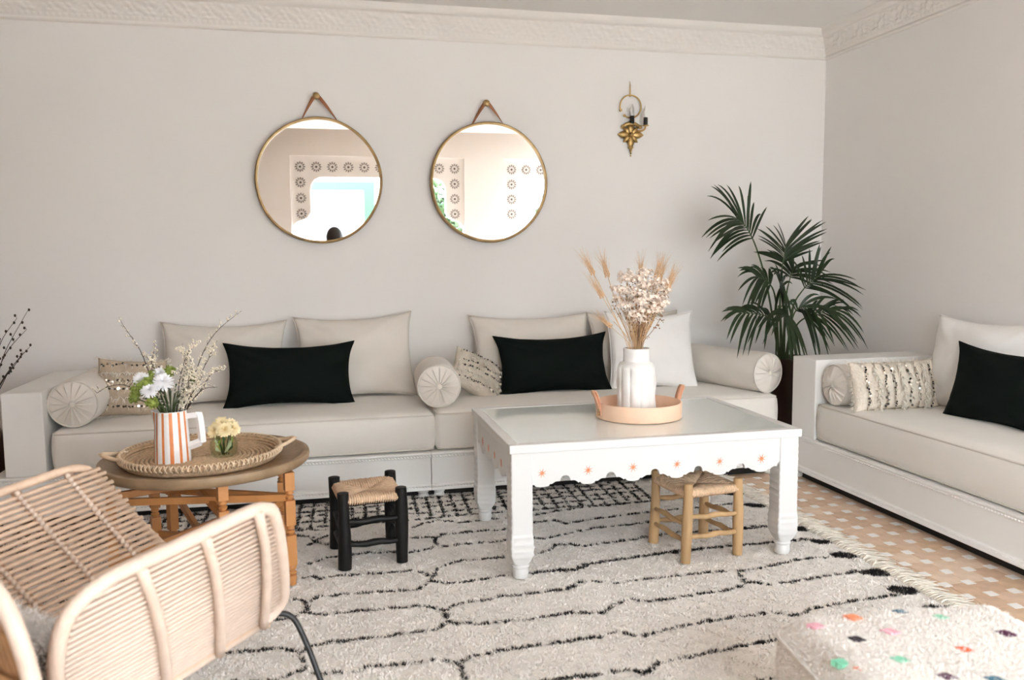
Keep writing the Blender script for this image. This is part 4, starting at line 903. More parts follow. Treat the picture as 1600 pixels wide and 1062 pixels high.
# black mask on a fine grid
CELL = .004; NXm = int((RGX1 - RGX0 + .1) / CELL); NYm = int((RGY1 - RGY0 + .1) / CELL); mask = np.zeros((NXm, NYm), np.float32)
def stamp(x, y, r):
    i, j = int((x - RGX0) / CELL), int((y - RGY0) / CELL); k = max(0, int(round(r / CELL)))
    if 0 <= i < NXm and 0 <= j < NYm: mask[max(0, i - k):i + k + 1, max(0, j - k):j + k + 1] = 1
rs = random.Random(21)
def rug_line(pts, gap=.16, r=.0035):
    acc = rs.uniform(0, .05); on = True; t_sw = rs.uniform(.03, .09)
    for (x0, y0), (x1, y1) in zip(pts[:-1], pts[1:]):
        L = sqrt((x1 - x0) ** 2 + (y1 - y0) ** 2); n = max(1, int(L / .003))
        for i in range(n):
            acc += L / n
            if acc > t_sw: acc = 0; on = not on if rs.random() < .9 else on; t_sw = rs.uniform(.012, .07) if on else rs.uniform(.006, .022)
            if on:
                u = i / n; stamp(x0 + (x1 - x0) * u + rs.uniform(-.003, .003), y0 + (y1 - y0) * u + rs.uniform(-.0045, .0045), rs.choice((.0, .0, .0, .0, .004)))
for pts in RUG_LINES: rug_line(pts)
# the hidden and far side of the rug goes on in the same rows
for k, y in enumerate((-1.29, -1.50, -1.70, -1.91, -2.11, -2.30, -2.51, -2.72, -2.95, -3.15, -3.36, -3.55)):
    x = RGX0 + .03; pts = []
    while x < (-.19 if y > -2.8 else .5): pts.append((x, y + .02 * sin(x * 9 + k * 2))); x += .06
    rug_line(pts)
    if k > 8: rug_line([(x_, y + .02 * sin(x_ * 9 + k)) for x_ in np.arange(.5, 2.15, .06)])
for x in np.arange(RGX0 + .06, 1.74, .0655):          # latticed band along the sofa
    rug_line([(x + .008, -.81), (x, -.98), (x - .006, -1.13), (x - .015, -1.255)], r=.004)
for y in (-.90, -.985, -1.065, -1.155, -1.25): rug_line([(x, y + .008 * sin(x * 11 + y * 40)) for x in np.arange(RGX0 + .04, 1.75, .05)])
for x0, x1, y0, y1 in ((2.128, 2.22, -1.44, -1.50), (2.138, 2.22, -1.83, -1.885), (2.139, 2.21, -2.02, -2.065), (2.121, 2.215, -2.195, -2.255), (2.117, 2.222, -2.395, -2.46), (2.11, 2.21, -2.575, -2.64), (2.12, 2.22, -2.76, -2.80), (2.12, 2.22, -1.02, -1.06), (2.12, 2.22, -1.23, -1.27), (2.12, 2.22, -2.98, -3.03)):
    cx, cy = (x0 + x1) / 2, (y0 + y1) / 2
    for _ in range(150):
        a = rs.uniform(0, 6.28); r_ = sqrt(rs.random()); stamp(cx + r_ * cos(a) * (x1 - x0) / 2 + 0, cy + r_ * sin(a) * (y0 - y1) / 2 - (cos(a) * r_) * .014, .004)
# pile: one short leaning blade per knot
def in_view(x, y): return (x > -1.15) & (y > -3.32)
n = 430000; x = RNG.uniform(RGX0, RGX1, n); y = RNG.uniform(RGY0, RGY1, n); k = in_view(x, y) | (RNG.random(n) < .25); x, y = x[k], y[k]
mi_, mj_ = np.nonzero(mask); kk = len(mi_); reps = 2
bxx = np.repeat(RGX0 + (mi_ + .5) * CELL, reps) + RNG.uniform(-.5, .5, kk * reps) * CELL * 1.6; byy = np.repeat(RGY0 + (mj_ + .5) * CELL, reps) + RNG.uniform(-.5, .5, kk * reps) * CELL * 1.6
isb = mask[np.clip(((x - RGX0) / CELL).astype(int), 0, NXm - 1), np.clip(((y - RGY0) / CELL).astype(int), 0, NYm - 1)] > 0
x, y = x[~isb], y[~isb]
def blades(x, y, hgt, wid, nm, mtl):
    n = len(x); a = RNG.uniform(0, 2 * pi, n); d = RNG.uniform(.006, .015, n); h = hgt * RNG.uniform(.75, 1.2, n) + .0035 * np.sin(x * 61) * np.sin(y * 57); z = rug_z(x, y) - .002
    w = wid * RNG.uniform(.7, 1.3, n); px, py = -np.sin(a) * w, np.cos(a) * w; tx, ty = x + np.cos(a) * d, y + np.sin(a) * d
    v = np.stack([np.stack([x - px, y - py, z], 1), np.stack([x + px, y + py, z], 1), np.stack([tx, ty, z + h], 1)], 1).reshape(-1, 3)
    return tag(np_obj(nm, v, np.arange(3 * n).reshape(-1, 3), mtl, rug), kind='stuff')
blades(x, y, .0065, .0042, 'cream_pile', WOOL); blades(bxx, byy, .010, .0026, 'black_pile', WOOLK)
fr = MB(); rs = random.Random(8)
for i in range(620):
    y_ = RGY0 + (RGY1 - RGY0) * (i + rs.random()) / 620
    if y_ < -3.3: continue
    L_ = rs.uniform(.08, .16); sw = rs.uniform(-.045, .03); x0 = RGX1 - .012
    pts = [(x0, y_, .012), (x0 + L_ * .25, y_ + sw * .2 + rs.uniform(-.006, .006), .016 + rs.uniform(0, .010)), (x0 + L_ * .6, y_ + sw * .6 + rs.uniform(-.012, .012), .009 + rs.uniform(0, .006)), (x0 + L_, y_ + sw + rs.uniform(-.012, .012), .0035)]
    fr.tube(spline(pts, 6), [.0038, .0042, .0038, .0036, .0032, .0028, .0018], 4)
tag(fr.build('fringe', FRINGE, rug, 180), kind='stuff')

# ================================================================== fleece pouf with bright woven diamonds
pf = thing('wool_pouf', 'square cream fleece pouf with scattered bright woven diamonds', 'pouf', (1.355, -3.79, RT - .004), -.13)
me = rbox_mesh(.60, .60, .385, .065, .022, (44, 44, 26), .004, 9); me.materials.append(POUFM)
body = finish(link('pouf_body', me, pf), None, 180)
HP = .385 + .018
cols = {'pink': (.80, .42, .50), 'coral': (.85, .30, .16), 'teal': (.05, .15, .22), 'mint': (.22, .62, .42), 'black': (.03, .02, .03), 'plum': (.09, .02, .06), 'red': (.78, .13, .04)}
def diamond(u, v_, c_, s_=1.0):
    m = MB(); w, h_ = .020 * s_, .013 * s_; z = HP + .006 - .022 * ((2 * u / .6) ** 4 + (2 * v_ / .6) ** 4)
    st = [(-w, 0), (-w * .55, h_ * .35), (-w * .45, h_ * .7), (0, h_), (w * .45, h_ * .7), (w * .55, h_ * .35), (w, 0), (w * .55, -h_ * .35), (w * .45, -h_ * .7), (0, -h_), (-w * .45, -h_ * .7), (-w * .55, -h_ * .35)]
    m.prism([(u + x * cos(.5) + y * sin(.5), v_ - x * sin(.5) + y * cos(.5)) for x, y in st], z - .012, z + .002); m.build('woven_diamond', mat('dyed_wool_' + c_, cols[c_], .9), pf)
for u_, v_, c_ in [(-0.236, 0.189, 'pink'), (-0.131, 0.213, 'coral'), (0.002, 0.23, 'teal'), (0.074, 0.18, 'mint'), (-0.091, 0.116, 'pink'), (-0.184, 0.094, 'black'), (-0.341, 0.011, 'mint'), (-0.237, -0.033, 'coral'), (-0.144, -0.015, 'mint'), (0.02, 0.011, 'red'), (0.169, 0.079, 'plum'), (-0.09, -0.097, 'plum'), (-0.2, -0.1, 'red'), (0.0, -0.12, 'teal'), (0.15, -0.2, 'pink'), (-0.1, -0.22, 'black'), (0.22, -0.08, 'mint')]: diamond(max(-.262, u_), v_, c_, random.uniform(.95, 1.2))
for zz, ins in ((.345, .004), (.05, .004)):
    pts = []; hh = .30 + .006; r_ = .07
    for cx, cy, a0 in ((hh - r_, hh - r_, 0), (-hh + r_, hh - r_, 90), (-hh + r_, -hh + r_, 180), (hh - r_, -hh + r_, 270)):
        for k in range(7): a = radians(a0 + k * 15); pts.append((cx + r_ * cos(a), cy + r_ * sin(a), zz))
    MB().tube(pts, .004, 6, closed=True).build('edge_seam', POUFM, pf, 180)
n = 110000      # fleece nap
me.calc_loop_triangles(); fa = np.array([p.area for p in me.polygons]); fcen = np.array([tuple(p.center) for p in me.polygons]); fnrm = np.array([tuple(p.normal) for p in me.polygons])
pk = RNG.choice(len(fa), n, p=fa / fa.sum()); nn = fnrm[pk]; k = nn[:, 2] > -.3; pk, nn = pk[k], nn[k]; n = len(pk); jit = RNG.normal(size=(n, 3)) * .006; jit -= nn * (jit * nn).sum(1)[:, None]; c = fcen[pk] + jit
d = nn * .0032 + RNG.normal(size=(n, 3)) * .0032; w = np.cross(d, RNG.normal(size=(n, 3))); w /= np.linalg.norm(w, axis=1)[:, None]; w *= .0013
tag(np_obj('fleece_nap', np.stack([c - w, c + w, c + d], 1).reshape(-1, 3), np.arange(3 * n).reshape(-1, 3), mat('fleece_curl', (.84, .81, .78), .95), pf), kind='stuff')

# ================================================================== round mirrors on leather straps
def mirror(label, cx, cz, R, knob, sl, sr, seed):
    t = thing('round_mirror', label, 'mirror', (cx, -.038, cz), 0, 'round mirrors hung on leather straps', rot=(MIR_LEAN, 0, MIR_YAW)); rs_ = random.Random(seed)
    MB().lathe([(.001, 0), (R - .006, 0), (R - .006, .004), (.001, .004)], 96, Matrix.Rotation(pi / 2, 4, 'X'), False).build('mirror_glass', MIRROR, t)
    n = 96; pts = []
    for k in range(n): a = 2 * pi * k / n; r_ = R + .0012 * sin(5 * a + seed); pts.append((r_ * cos(a), 0, r_ * sin(a)))
    # flat band rim: deeper than wide
    m = MB(); prof = [(-.008, -.016), (.002, -.018), (.008, -.014), (.009, .022), (-.008, .022)]
    v = []; f = []; q_ = len(prof)
    for k in range(n):
        a = 2 * pi * k / n; w = 1 + .004 * sin(5 * a + seed)
        for dr_, dy in prof: v.append(((R * w + dr_) * cos(a), dy, (R * w + dr_) * sin(a)))
    for k in range(n):
        for i in range(q_): f.append((k * q_ + i, k * q_ + (i + 1) % q_, ((k + 1) % n) * q_ + (i + 1) % q_, ((k + 1) % n) * q_ + i))
    m.add(v, f); m.build('rim', BRONZE, t, 40)
    kx, kz = knob[0] - cx, knob[1] - cz
    for sx, sz in (sl, sr):
        a = Vector((sx - cx, .002, sz - cz - .004)); b_ = Vector((kx, -.004, kz + .012)); d = (b_ - a).normalized(); s_ = Vector((0, 1, 0)); nrm = d.cross(s_)
        m = MB(); v = []; N = 10; 
        for i in range(N + 1):
            u = i / N; tw = u * 1.15 + .10; side = (s_ * cos(tw) + nrm * sin(tw) * (1 if sx < knob[0] else -1)).normalized() * .0125; p = a.lerp(b_, u) + Vector((0, 0, .008 * sin(pi * u))); v += [p - side, p + side]
        m.add(v, [(2 * i, 2 * i + 1, 2 * i + 3, 2 * i + 2) for i in range(N)]); o = m.build('strap', LEATHER, t, 180); so = o.modifiers.new('thickness', 'SOLIDIFY'); so.thickness = .003
    kb = MB().lathe([(.006, 0), (.007, .020), (.017, .026), (.021, .032), (.020, .040), (.012, .045), (.001, .046)], 20, Matrix.Translation((kx, .030, kz)) @ Matrix.Rotation(pi / 2, 4, 'X'), False).build('knob', BRONZE, t, 40)
    return t
MIR_LEAN, MIR_YAW = 0.0135, -0.0106
mirror('round mirror with bronze rim and leather strap above the sofa near the flowers', .036, 1.775, .368, (.032, 2.275), (-.062, 2.125), (.164, 2.120), 1)
MIR_YAW = -0.008
mirror('round mirror with bronze rim and leather strap nearest the brass wall sconce', 1.084, 1.776, .368, (1.071, 2.266), (.975, 2.126), (1.192, 2.126), 2)

# ================================================================== brass wall sconce
sc = thing('wall_sconce', 'antique brass wall sconce with two candle bulbs and an open ring', 'sconce', (2.045, 0, 2.10))
m = MB()
for k in range(8):
    a = 2 * pi * k / 8 + pi / 8 * 0; L_ = .092 if k % 2 == 0 else .070; w = .026 if k % 2 == 0 else .020; n = 9; v = [(0, -.020, 0)]
    top = [];
    for i in range(n):
        u = i / (n - 1); ww = w * sin(pi * min(1, u * .92 + .08)) ** .8; r_ = L_ * u; y = -.014 - .012 * sin(pi * u)
        top.append((r_, ww, y))
    vv = []; ff = []
    for r_, ww, y in top:
        for s_ in (-1, -.5, 0, .5, 1): x_, z_ = r_, ww * s_; vv.append((x_ * cos(a) - z_ * sin(a), y * (1 - .55 * s_ * s_) + .003, x_ * sin(a) + z_ * cos(a)))
    for i in range(n - 1):
        for j in range(4): ff.append((i * 5 + j, (i + 1) * 5 + j, (i + 1) * 5 + j + 1, i * 5 + j + 1))
    p = MB(); p.add(vv, ff); o = p.build('petal', BRASS, sc, 180); so = o.modifiers.new('thickness', 'SOLIDIFY'); so.thickness = .004
MB().ball((0, -.026, 0), .013, 12, 8).build('boss', BRASS, sc, 180)
m = MB(); m.lathe([(.046, 0), (.058, -.002), (.060, -.008), (.048, -.011), (.001, -.011)], 28, Matrix.Rotation(-pi / 2, 4, 'X') @ Matrix.Scale(-1, 4, (0, 0, 1)), False); m.build('backplate', BRASS, sc, 180)
for k in range(4): MB().ball((0, -.012, -.088 - .016 * k), .0105 - .0015 * k, 10, 6).build('bead', BRASS, sc, 180)
MB().lathe([(.022, 0), (.014, .010), (.006, .020), (.001, .024)], 12, Matrix.Translation((0, -.012, -.080)) @ Matrix.Rotation(pi, 4, 'X'), False).build('drop_cap', BRASS, sc, 180)
m = MB(); m.tube(spline([(-.055, -.016, .052), (-.030, -.022, .066), (0, -.026, .070), (.030, -.022, .066), (.060, -.016, .052)], 14), [.010, .011, .012, .013, .013, .013, .013, .013, .013, .013, .013, .012, .012, .011, .010], 8); m.ball((-.058, -.016, .050), .014, 10, 6); m.ball((.063, -.016, .050), .014, 10, 6); m.build('scroll', BRASS, sc, 180)
rg = MB(); pts = []; 
for k in range(29): a = radians(200 - 325 * k / 28); pts.append((-.006 + .073 * cos(a), -.020, .180 + .073 * sin(a)))
rg.tube(pts, .0048, 8); rg.ball(pts[0], .010, 10, 6); rg.ball(pts[-1], .010, 10, 6); rg.build('open_ring', BRASS, sc, 180)
MB().lathe([(.006, 0), (.0055, .02), (.0035, .07), (.001, .098)], 8, Matrix.Translation((-.010, -.020, .242)), False).build('spike', BRASS, sc, 180)
def candle(x, y, z, bulb):
    MB().lathe([(.014, 0), (.0145, .048), (.012, .050), (.001, .050)], 16, Matrix.Translation((x, y, z)), False).build('candle_sleeve', BLACKP, sc, 60)
    MB().lathe([(.011, 0), (.013, .012), (.0145, .026), (.0125, .044), (.007, .062), (.0025, .074), (.001, .076)], 16, Matrix.Translation((x, y, z + .050)), False).build('candle_bulb', bulb, sc, 180)
candle(-.004, -.045, .066, CLEAR); candle(.083, -.060, .056, FROST)
MB().tube(spline([(.038, -.030, .022), (.058, -.050, .020), (.076, -.060, .030), (.083, -.060, .054)], 10), .0062, 8).build('arm', BRASS, sc, 180)
MB().lathe([(.001, 0), (.020, .001), (.023, .004), (.020, .006), (.001, .006)], 20, Matrix.Translation((.083, -.060, .050)), False).build('drip_pan', BRASS, sc, 180)
MB().tube([(-.004, -.024, .060), (-.004, -.045, .066)], .008, 8).build('socket_stem', BRASS, sc, 180)

# ================================================================== palm in the corner
PMX, PMY = 2.985, -.46
pm = thing('potted_palm', 'tall kentia palm in a dark brown pot in the corner between the sofas', 'plant', (PMX, PMY, 0))
MB().lathe([(.001, 0), (.085, 0), (.092, .01), (.105, .20), (.128, .45), (.140, .60), (.150, .615), (.152, .64), (.146, .645), (.136, .63), (.132, .60), (.001, .60)], 40, None, False).build('pot', POT, pm, 40)
MB().lathe([(.001, .606), (.13, .602)], 24, None, False).build('soil', SOIL, pm)
rs = random.Random(17)
def leaflet(base, d, up, L_, w, droop, rs_):
    d = Vector(d).normalized(); g = Vector((0, 0, -1)); n = 7; pts = []; p = Vector(base)
    for i in range(n + 1):
        u = i / n; pts.append(Vector(base) + d * L_ * u + g * droop * L_ * u * u)
    v = []; f = []
    for i, p in enumerate(pts):
        u = i / n; ww = w * (sin(pi * min(1, u * .97 + .03)) ** .55) * (1 - u * .35) + .0006; t = (pts[min(n, i + 1)] - pts[max(0, i - 1)]).normalized(); s_ = t.cross(Vector(up)); s_ = s_.normalized() if s_.length > 1e-4 else t.orthogonal()
        nr = s_.cross(t); v += [p - s_ * ww + nr * ww * .35, p, p + s_ * ww + nr * ww * .35]
    for i in range(n): f += [(3 * i, 3 * i + 1, 3 * i + 4, 3 * i + 3), (3 * i + 1, 3 * i + 2, 3 * i + 5, 3 * i + 4)]
    m = MB(); m.add(v, f); return m
def frond(pts, npair, L0, spread=.9, start=.55, wid=.0125, droop=.45, updir=None):
    """pts in room coordinates (x, y, z)"""
    o = Vector((PMX, PMY, 0)); P_ = [Vector(p) - o for p in pts]; pth = spline(P_, 30)
    st = MB().tube(pth, [.0075 * (1 - .75 * i / 30) for i in range(31)], 7).build('frond', PSTEM, pm, 180)
    for k in range(npair):
        u = start + (1 - start) * k / (npair - 1); i = min(29, int(u * 30)); p = pth[i].lerp(pth[i + 1], u * 30 - i); t = (pth[i + 1] - pth[i]).normalized()
        up = Vector((0, -.85, .55)).normalized(); s_ = t.cross(up).normalized(); q_ = (u - start) / (1 - start); L_ = 1.08 * L0 * (.62 + .38 * sin(pi * (q_ * .8 + .1))) * rs.uniform(.9, 1.1)
        for sg in (-1, 1):
            a = spread * (1 - .55 * q_) * rs.uniform(.85, 1.12); d = t * cos(a) + s_ * sg * sin(a) + up * .10 + Vector((0, rs.uniform(-.15, .15), 0))
            leaflet(p, d, up if abs(t.dot(up)) < .95 else (0, -1, 0), L_, wid * .64 * rs.uniform(.85, 1.15), droop * rs.uniform(.6, 1.3), rs).build('leaflet', PALM, st, 180)
b0 = lambda dx=0, dy=0: (PMX - .06 + dx, PMY + dy, .60)
frond([b0(-.02), (2.80, -.47, 1.08), (2.715, -.48, 1.33), (2.63, -.50, 1.47), (2.55, -.52, 1.53)], 12, .38, 1.05, .62, .0165, .36)
frond([b0(.0), (2.90, -.45, 1.02), (2.91, -.45, 1.22), (2.90, -.50, 1.36)], 10, .30, 1.2, .74, .0165, .15)
frond([b0(.03), (2.94, -.52, .94), (3.0, -.56, 1.09), (3.06, -.62, 1.17)], 10, .30, 1.15, .68, .0160, .36)
frond([b0(-.03), (2.83, -.52, 1.0), (2.76, -.55, 1.13), (2.66, -.58, 1.17)], 10, .22, 1.1, .62, .0165, .6)
frond([b0(-.04, -.03), (2.80, -.58, .84), (2.69, -.64, .93), (2.50, -.69, .955)], 10, .22, .9, .55, .0160, .65)
frond([b0(.04, -.03), (2.93, -.58, .84), (3.02, -.63, .93), (3.16, -.68, .955)], 10, .22, .95, .55, .0160, .65)
frond([b0(.01, -.03), (2.90, -.58, .86), (2.91, -.64, .97), (2.95, -.72, .98)], 9, .25, 1.1, .6, .0175, .8)
frond([b0(-.01, -.03), (2.86, -.58, .84), (2.83, -.66, .93), (2.76, -.74, .93)], 9, .24, 1.1, .6, .0175, .8)
frond([b0(.02, .04), (2.97, -.40, 1.0), (3.02, -.36, 1.14), (3.06, -.34, 1.22)], 9, .25, 1.2, .72, .0170, .4)
frond([b0(-.0, .02), (2.90, -.45, .95), (2.87, -.50, 1.08), (2.82, -.58, 1.14)], 9, .23, 1.1, .68, .0165, .6)
for dx, dz in ((-.03, 1.0), (.05, 1.05), (.0, .95), (-.015, 1.18), (.035, 1.22)):
    MB().tube([Vector((-.06 + dx, rs.uniform(-.04, .04), .60)), Vector((-.06 + dx * 2.0, rs.uniform(-.03, .03), dz - .2))], [.006, .004], 6).build('cane', PSTEM, pm, 180)

# ================================================================== vase of bare twigs past the sofa's end block
tv = thing('twig_vase', 'dark floor vase behind the sofa end block', 'vase', (-1.77, -.42, 0))
MB().lathe([(.001, 0), (.10, 0), (.11, .02), (.15, .22), (.14, .36), (.085, .46), (.075, .50), (.085, .52), (.07, .515), (.065, .46), (.001, .40)], 40, None, False).build('vase_body', POT, tv, 40)
tw = thing('berry_twigs', 'bare dark twigs with small buds reaching in past the sofa end block', 'twigs', (-1.77, -.42, .42))
for pts, nb_ in (([(0, 0, 0), (.10, .03, .27), (.15, .05, .42), (.258, .07, .62)], 6), ([(0, 0, 0), (.09, .03, .30), (.13, .04, .46), (.208, .06, .585)], 6), ([(0, 0, 0), (.10, .05, .22), (.17, .07, .33), (.253, .08, .425)], 6), ([(0, 0, 0), (.11, .0, .29), (.17, .02, .42), (.255, .05, .525)], 5), ([(0, 0, 0), (.12, .03, .24), (.19, .05, .34), (.232, .06, .40)], 5), ([(0, 0, 0), (.02, .0, .35), (.05, .02, .62)], 6), ([(0, 0, 0), (-.08, .0, .3), (-.15, .05, .55)], 6), ([(0, 0, 0), (.12, .02, .22), (.165, .03, .315)], 3)):
    pth = spline(pts, 18); st = MB().tube(pth, [.0034 * (1 - .65 * i / 18) for i in range(19)], 5).build('twig', TWIG, tw, 180)
    for k in range(nb_):
        i = 18 - k * 2; p = pth[i]; e = p + Vector((rs.uniform(-.016, .016), rs.uniform(-.01, .01), rs.uniform(.004, .018))); b = MB(); b.tube([p, e], .0009, 4); b.ball(e, .0062, 8, 6, (1, 1, 1.3)); b.build('bud', TWIG, st, 180)

# ================================================================== rattan lounge chair
ch = thing('rattan_chair', 'pale rattan lounge chair with slatted flared arms and black iron legs', 'armchair', (-.401, -2.945, 0), -pi / 4)
U0, U1 = -.56, .0
def arm_pt(sd, u, v):
    """sd +1 near arm, -1 far arm; u along the depth (0 = front), v from the rail (0) to the seat (1)"""
    fl = .245 if sd > 0 else .165; vv = max(0.0, v); flare = fl * (vv ** 1.25)
    return Vector((sd * (.387 - flare), u + .215 * v - .015, .705 - .415 * v + .115 * u))
for sd in (1, -1):
    mt = RATTAN_W if sd > 0 else RATTAN; nm = 'arm_frame'
    front = ([arm_pt(sd, -.03, 1.0), arm_pt(sd, .02, .955)] if sd > 0 else []) + [arm_pt(sd, .045, .82), arm_pt(sd, .030, .4), arm_pt(sd, .018, .08), arm_pt(sd, -.002, .010), arm_pt(sd, -.05, -.015)]
    top_ = [arm_pt(sd, u, -.015) for u in (-.18, -.30, -.40)]; back = [arm_pt(sd, -.465, .02), arm_pt(sd, -.515, .10), arm_pt(sd, -.555, .28), arm_pt(sd, -.59, .6), arm_pt(sd, -.64, .95)]
    af = MB().tube(spline(front + top_ + back, 60), .0165 if sd > 0 else .0125, 12).build(nm, mt, ch, 180)
    MB().tube([arm_pt(sd, .0, 1.02), arm_pt(sd, -.35, 1.02), arm_pt(sd, -.72, 1.02)], .0135, 10).build('lower_rail', mt, ch, 180)
    off = Vector((sd * .016, 0, 0))
    for u in (-.035, -.185, -.345):
        MB().tube(spline([arm_pt(sd, u, v) + off for v in (.0, .25, .5, .75, 1.02)], 12), .0125, 10).build('upright', mt, ch, 180)
    if sd < 0:
        for u in (-.06, -.20, -.36):
            w = MB()
            for k in range(30):
                c_ = arm_pt(sd, u, .02 + .95 * k / 30) + Vector((.026, 0, .006)); w.ball(c_, .0085, 6, 4)
            tag(w.build('cane_binding', RATTAN_W, ch, 180), kind='stuff')
    NS = 27
    for k in range(NS):
        v = .045 + .93 * k / (NS - 1); ub = -.465 - .09 * min(1, v / .3) ** .6 - .06 * v; uf = (.03 * min(1, v / .3) + .012) if sd > 0 else .034 + .008 * (k % 2); io = Vector((0, 0, 0)) if sd > 0 else Vector((.019, 0, .004))
        MB().tube([arm_pt(sd, uf, v) + io, arm_pt(sd, (uf + ub) / 2, v) + io, arm_pt(sd, ub, v) + io], .0052 if sd > 0 else .0064, 6).build('slat', mt, ch, 180)
# seat: slats run on from the far arm across to the near one
xa, xb = -.225, .145
for k in range(15):
    q_ = k / 14; x = xa + (xb - xa) * q_; z = .29 - .030 * sin(pi * q_); MB().tube([(x, .215, z), (x, -.15, z - .04), (x, -.54, z - .085)], .0060, 6).build('seat_slat', RATTAN, ch, 180)
for y_ in (.19, -.15, -.50): MB().tube(spline([(xa + (xb - xa) * q_, y_, .275 - .03 * sin(pi * q_) + .115 * (y_ - .2)) for q_ in np.linspace(0, 1, 7)], 12), .011, 8).build('seat_rail', RATTAN, ch, 180)
# backrest: arched frame with brown upright canes
BKY = -.565
arch = [(x * 1.20, z if z < .35 else z + .085) for x, z in [(.345, .30), (.352, .42), (.350, .52), (.322, .61), (.232, .680), (.09, .715), (-.09, .715), (-.232, .680), (-.322, .61), (-.350, .52), (-.345, .42), (-.33, .30)]]
bky = lambda z: BKY - .16 * (z - .3)
MB().tube(spline([(x, bky(z), z) for x, z in arch], 60), .0165, 12).build('back_frame', RATTAN_W, ch, 180)
for k in range(33):
    x = -.395 + .79 * k / 32; ztop = .80 - .02 - .20 * abs(x / .405) ** 3.2; MB().tube([(x, bky(.30) + .004, .30), (x, bky(.5) + .012, .5), (x, bky(ztop) + .002, ztop)], .0088, 6).build('back_cane', RATTAN_B, ch, 180)
for z in (.36, .52): MB().tube([(x, bky(z) - .010, z) for x in (-.40, 0, .40)], .010, 8).build('back_rail', RATTAN_B, ch, 180)
for sd in (1, -1):
    MB().tube(spline([(sd * .10, .05, .275), (sd * .115, .19, .285), (sd * .155, .262, .275), (sd * .20, .278, .20), (sd * .245, .288, .09), (sd * .275, .295, RT + .003)], 28), .0085, 10).build('leg', IRON, ch, 180)
    MB().tube(spline([(sd * .10, -.35, .235), (sd * .13, -.45, .235), (sd * .18, -.50, .20), (sd * .24, -.53, .09), (sd * .265, -.54, RT + .003)], 24), .0085, 10).build('leg', IRON, ch, 180)
MB().tube([(.10, .05, .272), (.10, -.35, .238)], .008, 8).tube([(-.10, .05, .272), (-.10, -.35, .238)], .008, 8).tube([(-.10, -.1, .258), (.10, -.1, .258)], .008, 8).build('under_frame', IRON, ch, 180)
# fluffy cushion on the chair seat
v, f, rim = pillow_mesh(.34, .28, .13, 41, .03, .006)
fc = thing('fur_cushion', 'fluffy white and grey cushion lying in the rattan chair', 'cushion'); fc.matrix_world = Matrix.Translation((-.401, -2.945, 0)) @ Matrix.Rotation(-pi / 4, 4, 'Z') @ Matrix.Translation((.03, -.455, .215)) @ rot_m(-.30, pi, 0)
b = MB(); b.add(v, f); b.build('cover', FURW, fc, 180)
pv = np.array(v); n = 26000; pk = RNG.integers(0, len(pv), n); c = pv[pk] + RNG.normal(size=(n, 3)) * .006; dirn = np.stack([pv[pk][:, 0] * 1.2, np.sign(pv[pk][:, 1]) * .12, (pv[pk][:, 2] - .18) * 1.2], 1); dirn /= np.linalg.norm(dirn, axis=1)[:, None]; d = dirn * .012 + RNG.normal(size=(n, 3)) * .008; w = np.cross(d, RNG.normal(size=(n, 3))); w /= np.linalg.norm(w, axis=1)[:, None]; w *= .0016
dk = ((np.sin(pv[pk][:, 0] * 17 + 1) * np.sin(pv[pk][:, 2] * 19 + .5)) > .72).astype(np.int32)
tag(np_obj('fur', np.stack([c - w, c + w, c + d], 1).reshape(-1, 3), np.arange(3 * n).reshape(-1, 3), [FURW, FURD], fc, mi=dk), kind='stuff')

# ================================================================== the photographer, seen only as a small reflection in a mirror
ps_ = thing('person', 'person in a dark dress holding a camera, reflected in the round mirror', 'person', (0.12, -5.66, 0))
ps_.scale = (1.07, 1.07, 1.075)
def skin_body(name, verts, edges, radii, mtl, parent, root=0, sub=1):
    me = bpy.data.meshes.new(name); me.from_pydata(verts, edges, []); o = bpy.data.objects.new(name, me); COL.objects.link(o); o.parent = parent; me.materials.append(mtl)
    sk = o.modifiers.new('skin', 'SKIN'); sk.use_smooth_shade = True
    for i, r_ in enumerate(radii):
        q_ = me.skin_vertices[0].data[i]; q_.radius = (r_ if hasattr(r_, '__len__') else (r_, r_)); q_.use_root = (i == root)
    ss = o.modifiers.new('smooth', 'SUBSURF'); ss.levels = sub; ss.render_levels = sub; return o
V = [(0, 0, .78), (0, .01, .92), (0, .0, 1.08), (0, .02, 1.16), (0, .05, 1.21),           # pelvis, waist, chest, collar, neck
     (.15, .01, 1.13), (.20, .10, .98), (.11, .25, 1.14), (.07, .29, 1.20),                # right arm raised to the camera
     (-.15, .01, 1.13), (-.20, .10, .98), (-.11, .25, 1.14), (-.07, .29, 1.20),
     (.08, 0, .72), (.09, .05, .42), (.09, -.02, .08), (.09, .08, .03), (-.08, 0, .72), (-.09, .05, .42), (-.09, -.02, .08), (-.09, .08, .03)]
E_ = [(0, 1), (1, 2), (2, 3), (3, 4), (3, 5), (5, 6), (6, 7), (7, 8), (3, 9), (9, 10), (10, 11), (11, 12), (0, 13), (13, 14), (14, 15), (15, 16), (0, 17), (17, 18), (18, 19), (19, 20)]
Rr = [(.14, .10), (.12, .085), (.14, .095), (.10, .07), (.045, .045), .055, .045, .036, .026, .055, .045, .036, .026, .085, .058, .036, .03, .085, .058, .036, .03]
skin_body('body', V, E_, Rr, SKIN, ps_)
dress = MB().lathe([(.29, .30), (.26, .45), (.20, .70), (.165, .85), (.150, .92), (.165, 1.05), (.165, 1.12), (.13, 1.165), (.075, 1.185)], 28, None, False, lambda p, a: (p[0] * (1 + .05 * sin(7 * a) * max(0, .9 - p[2])), p[1] * (.72 + .28 * max(0, min(1, (.8 - p[2]) * 2))), p[2])).build('dress', CLOTH_D, ps_, 180)
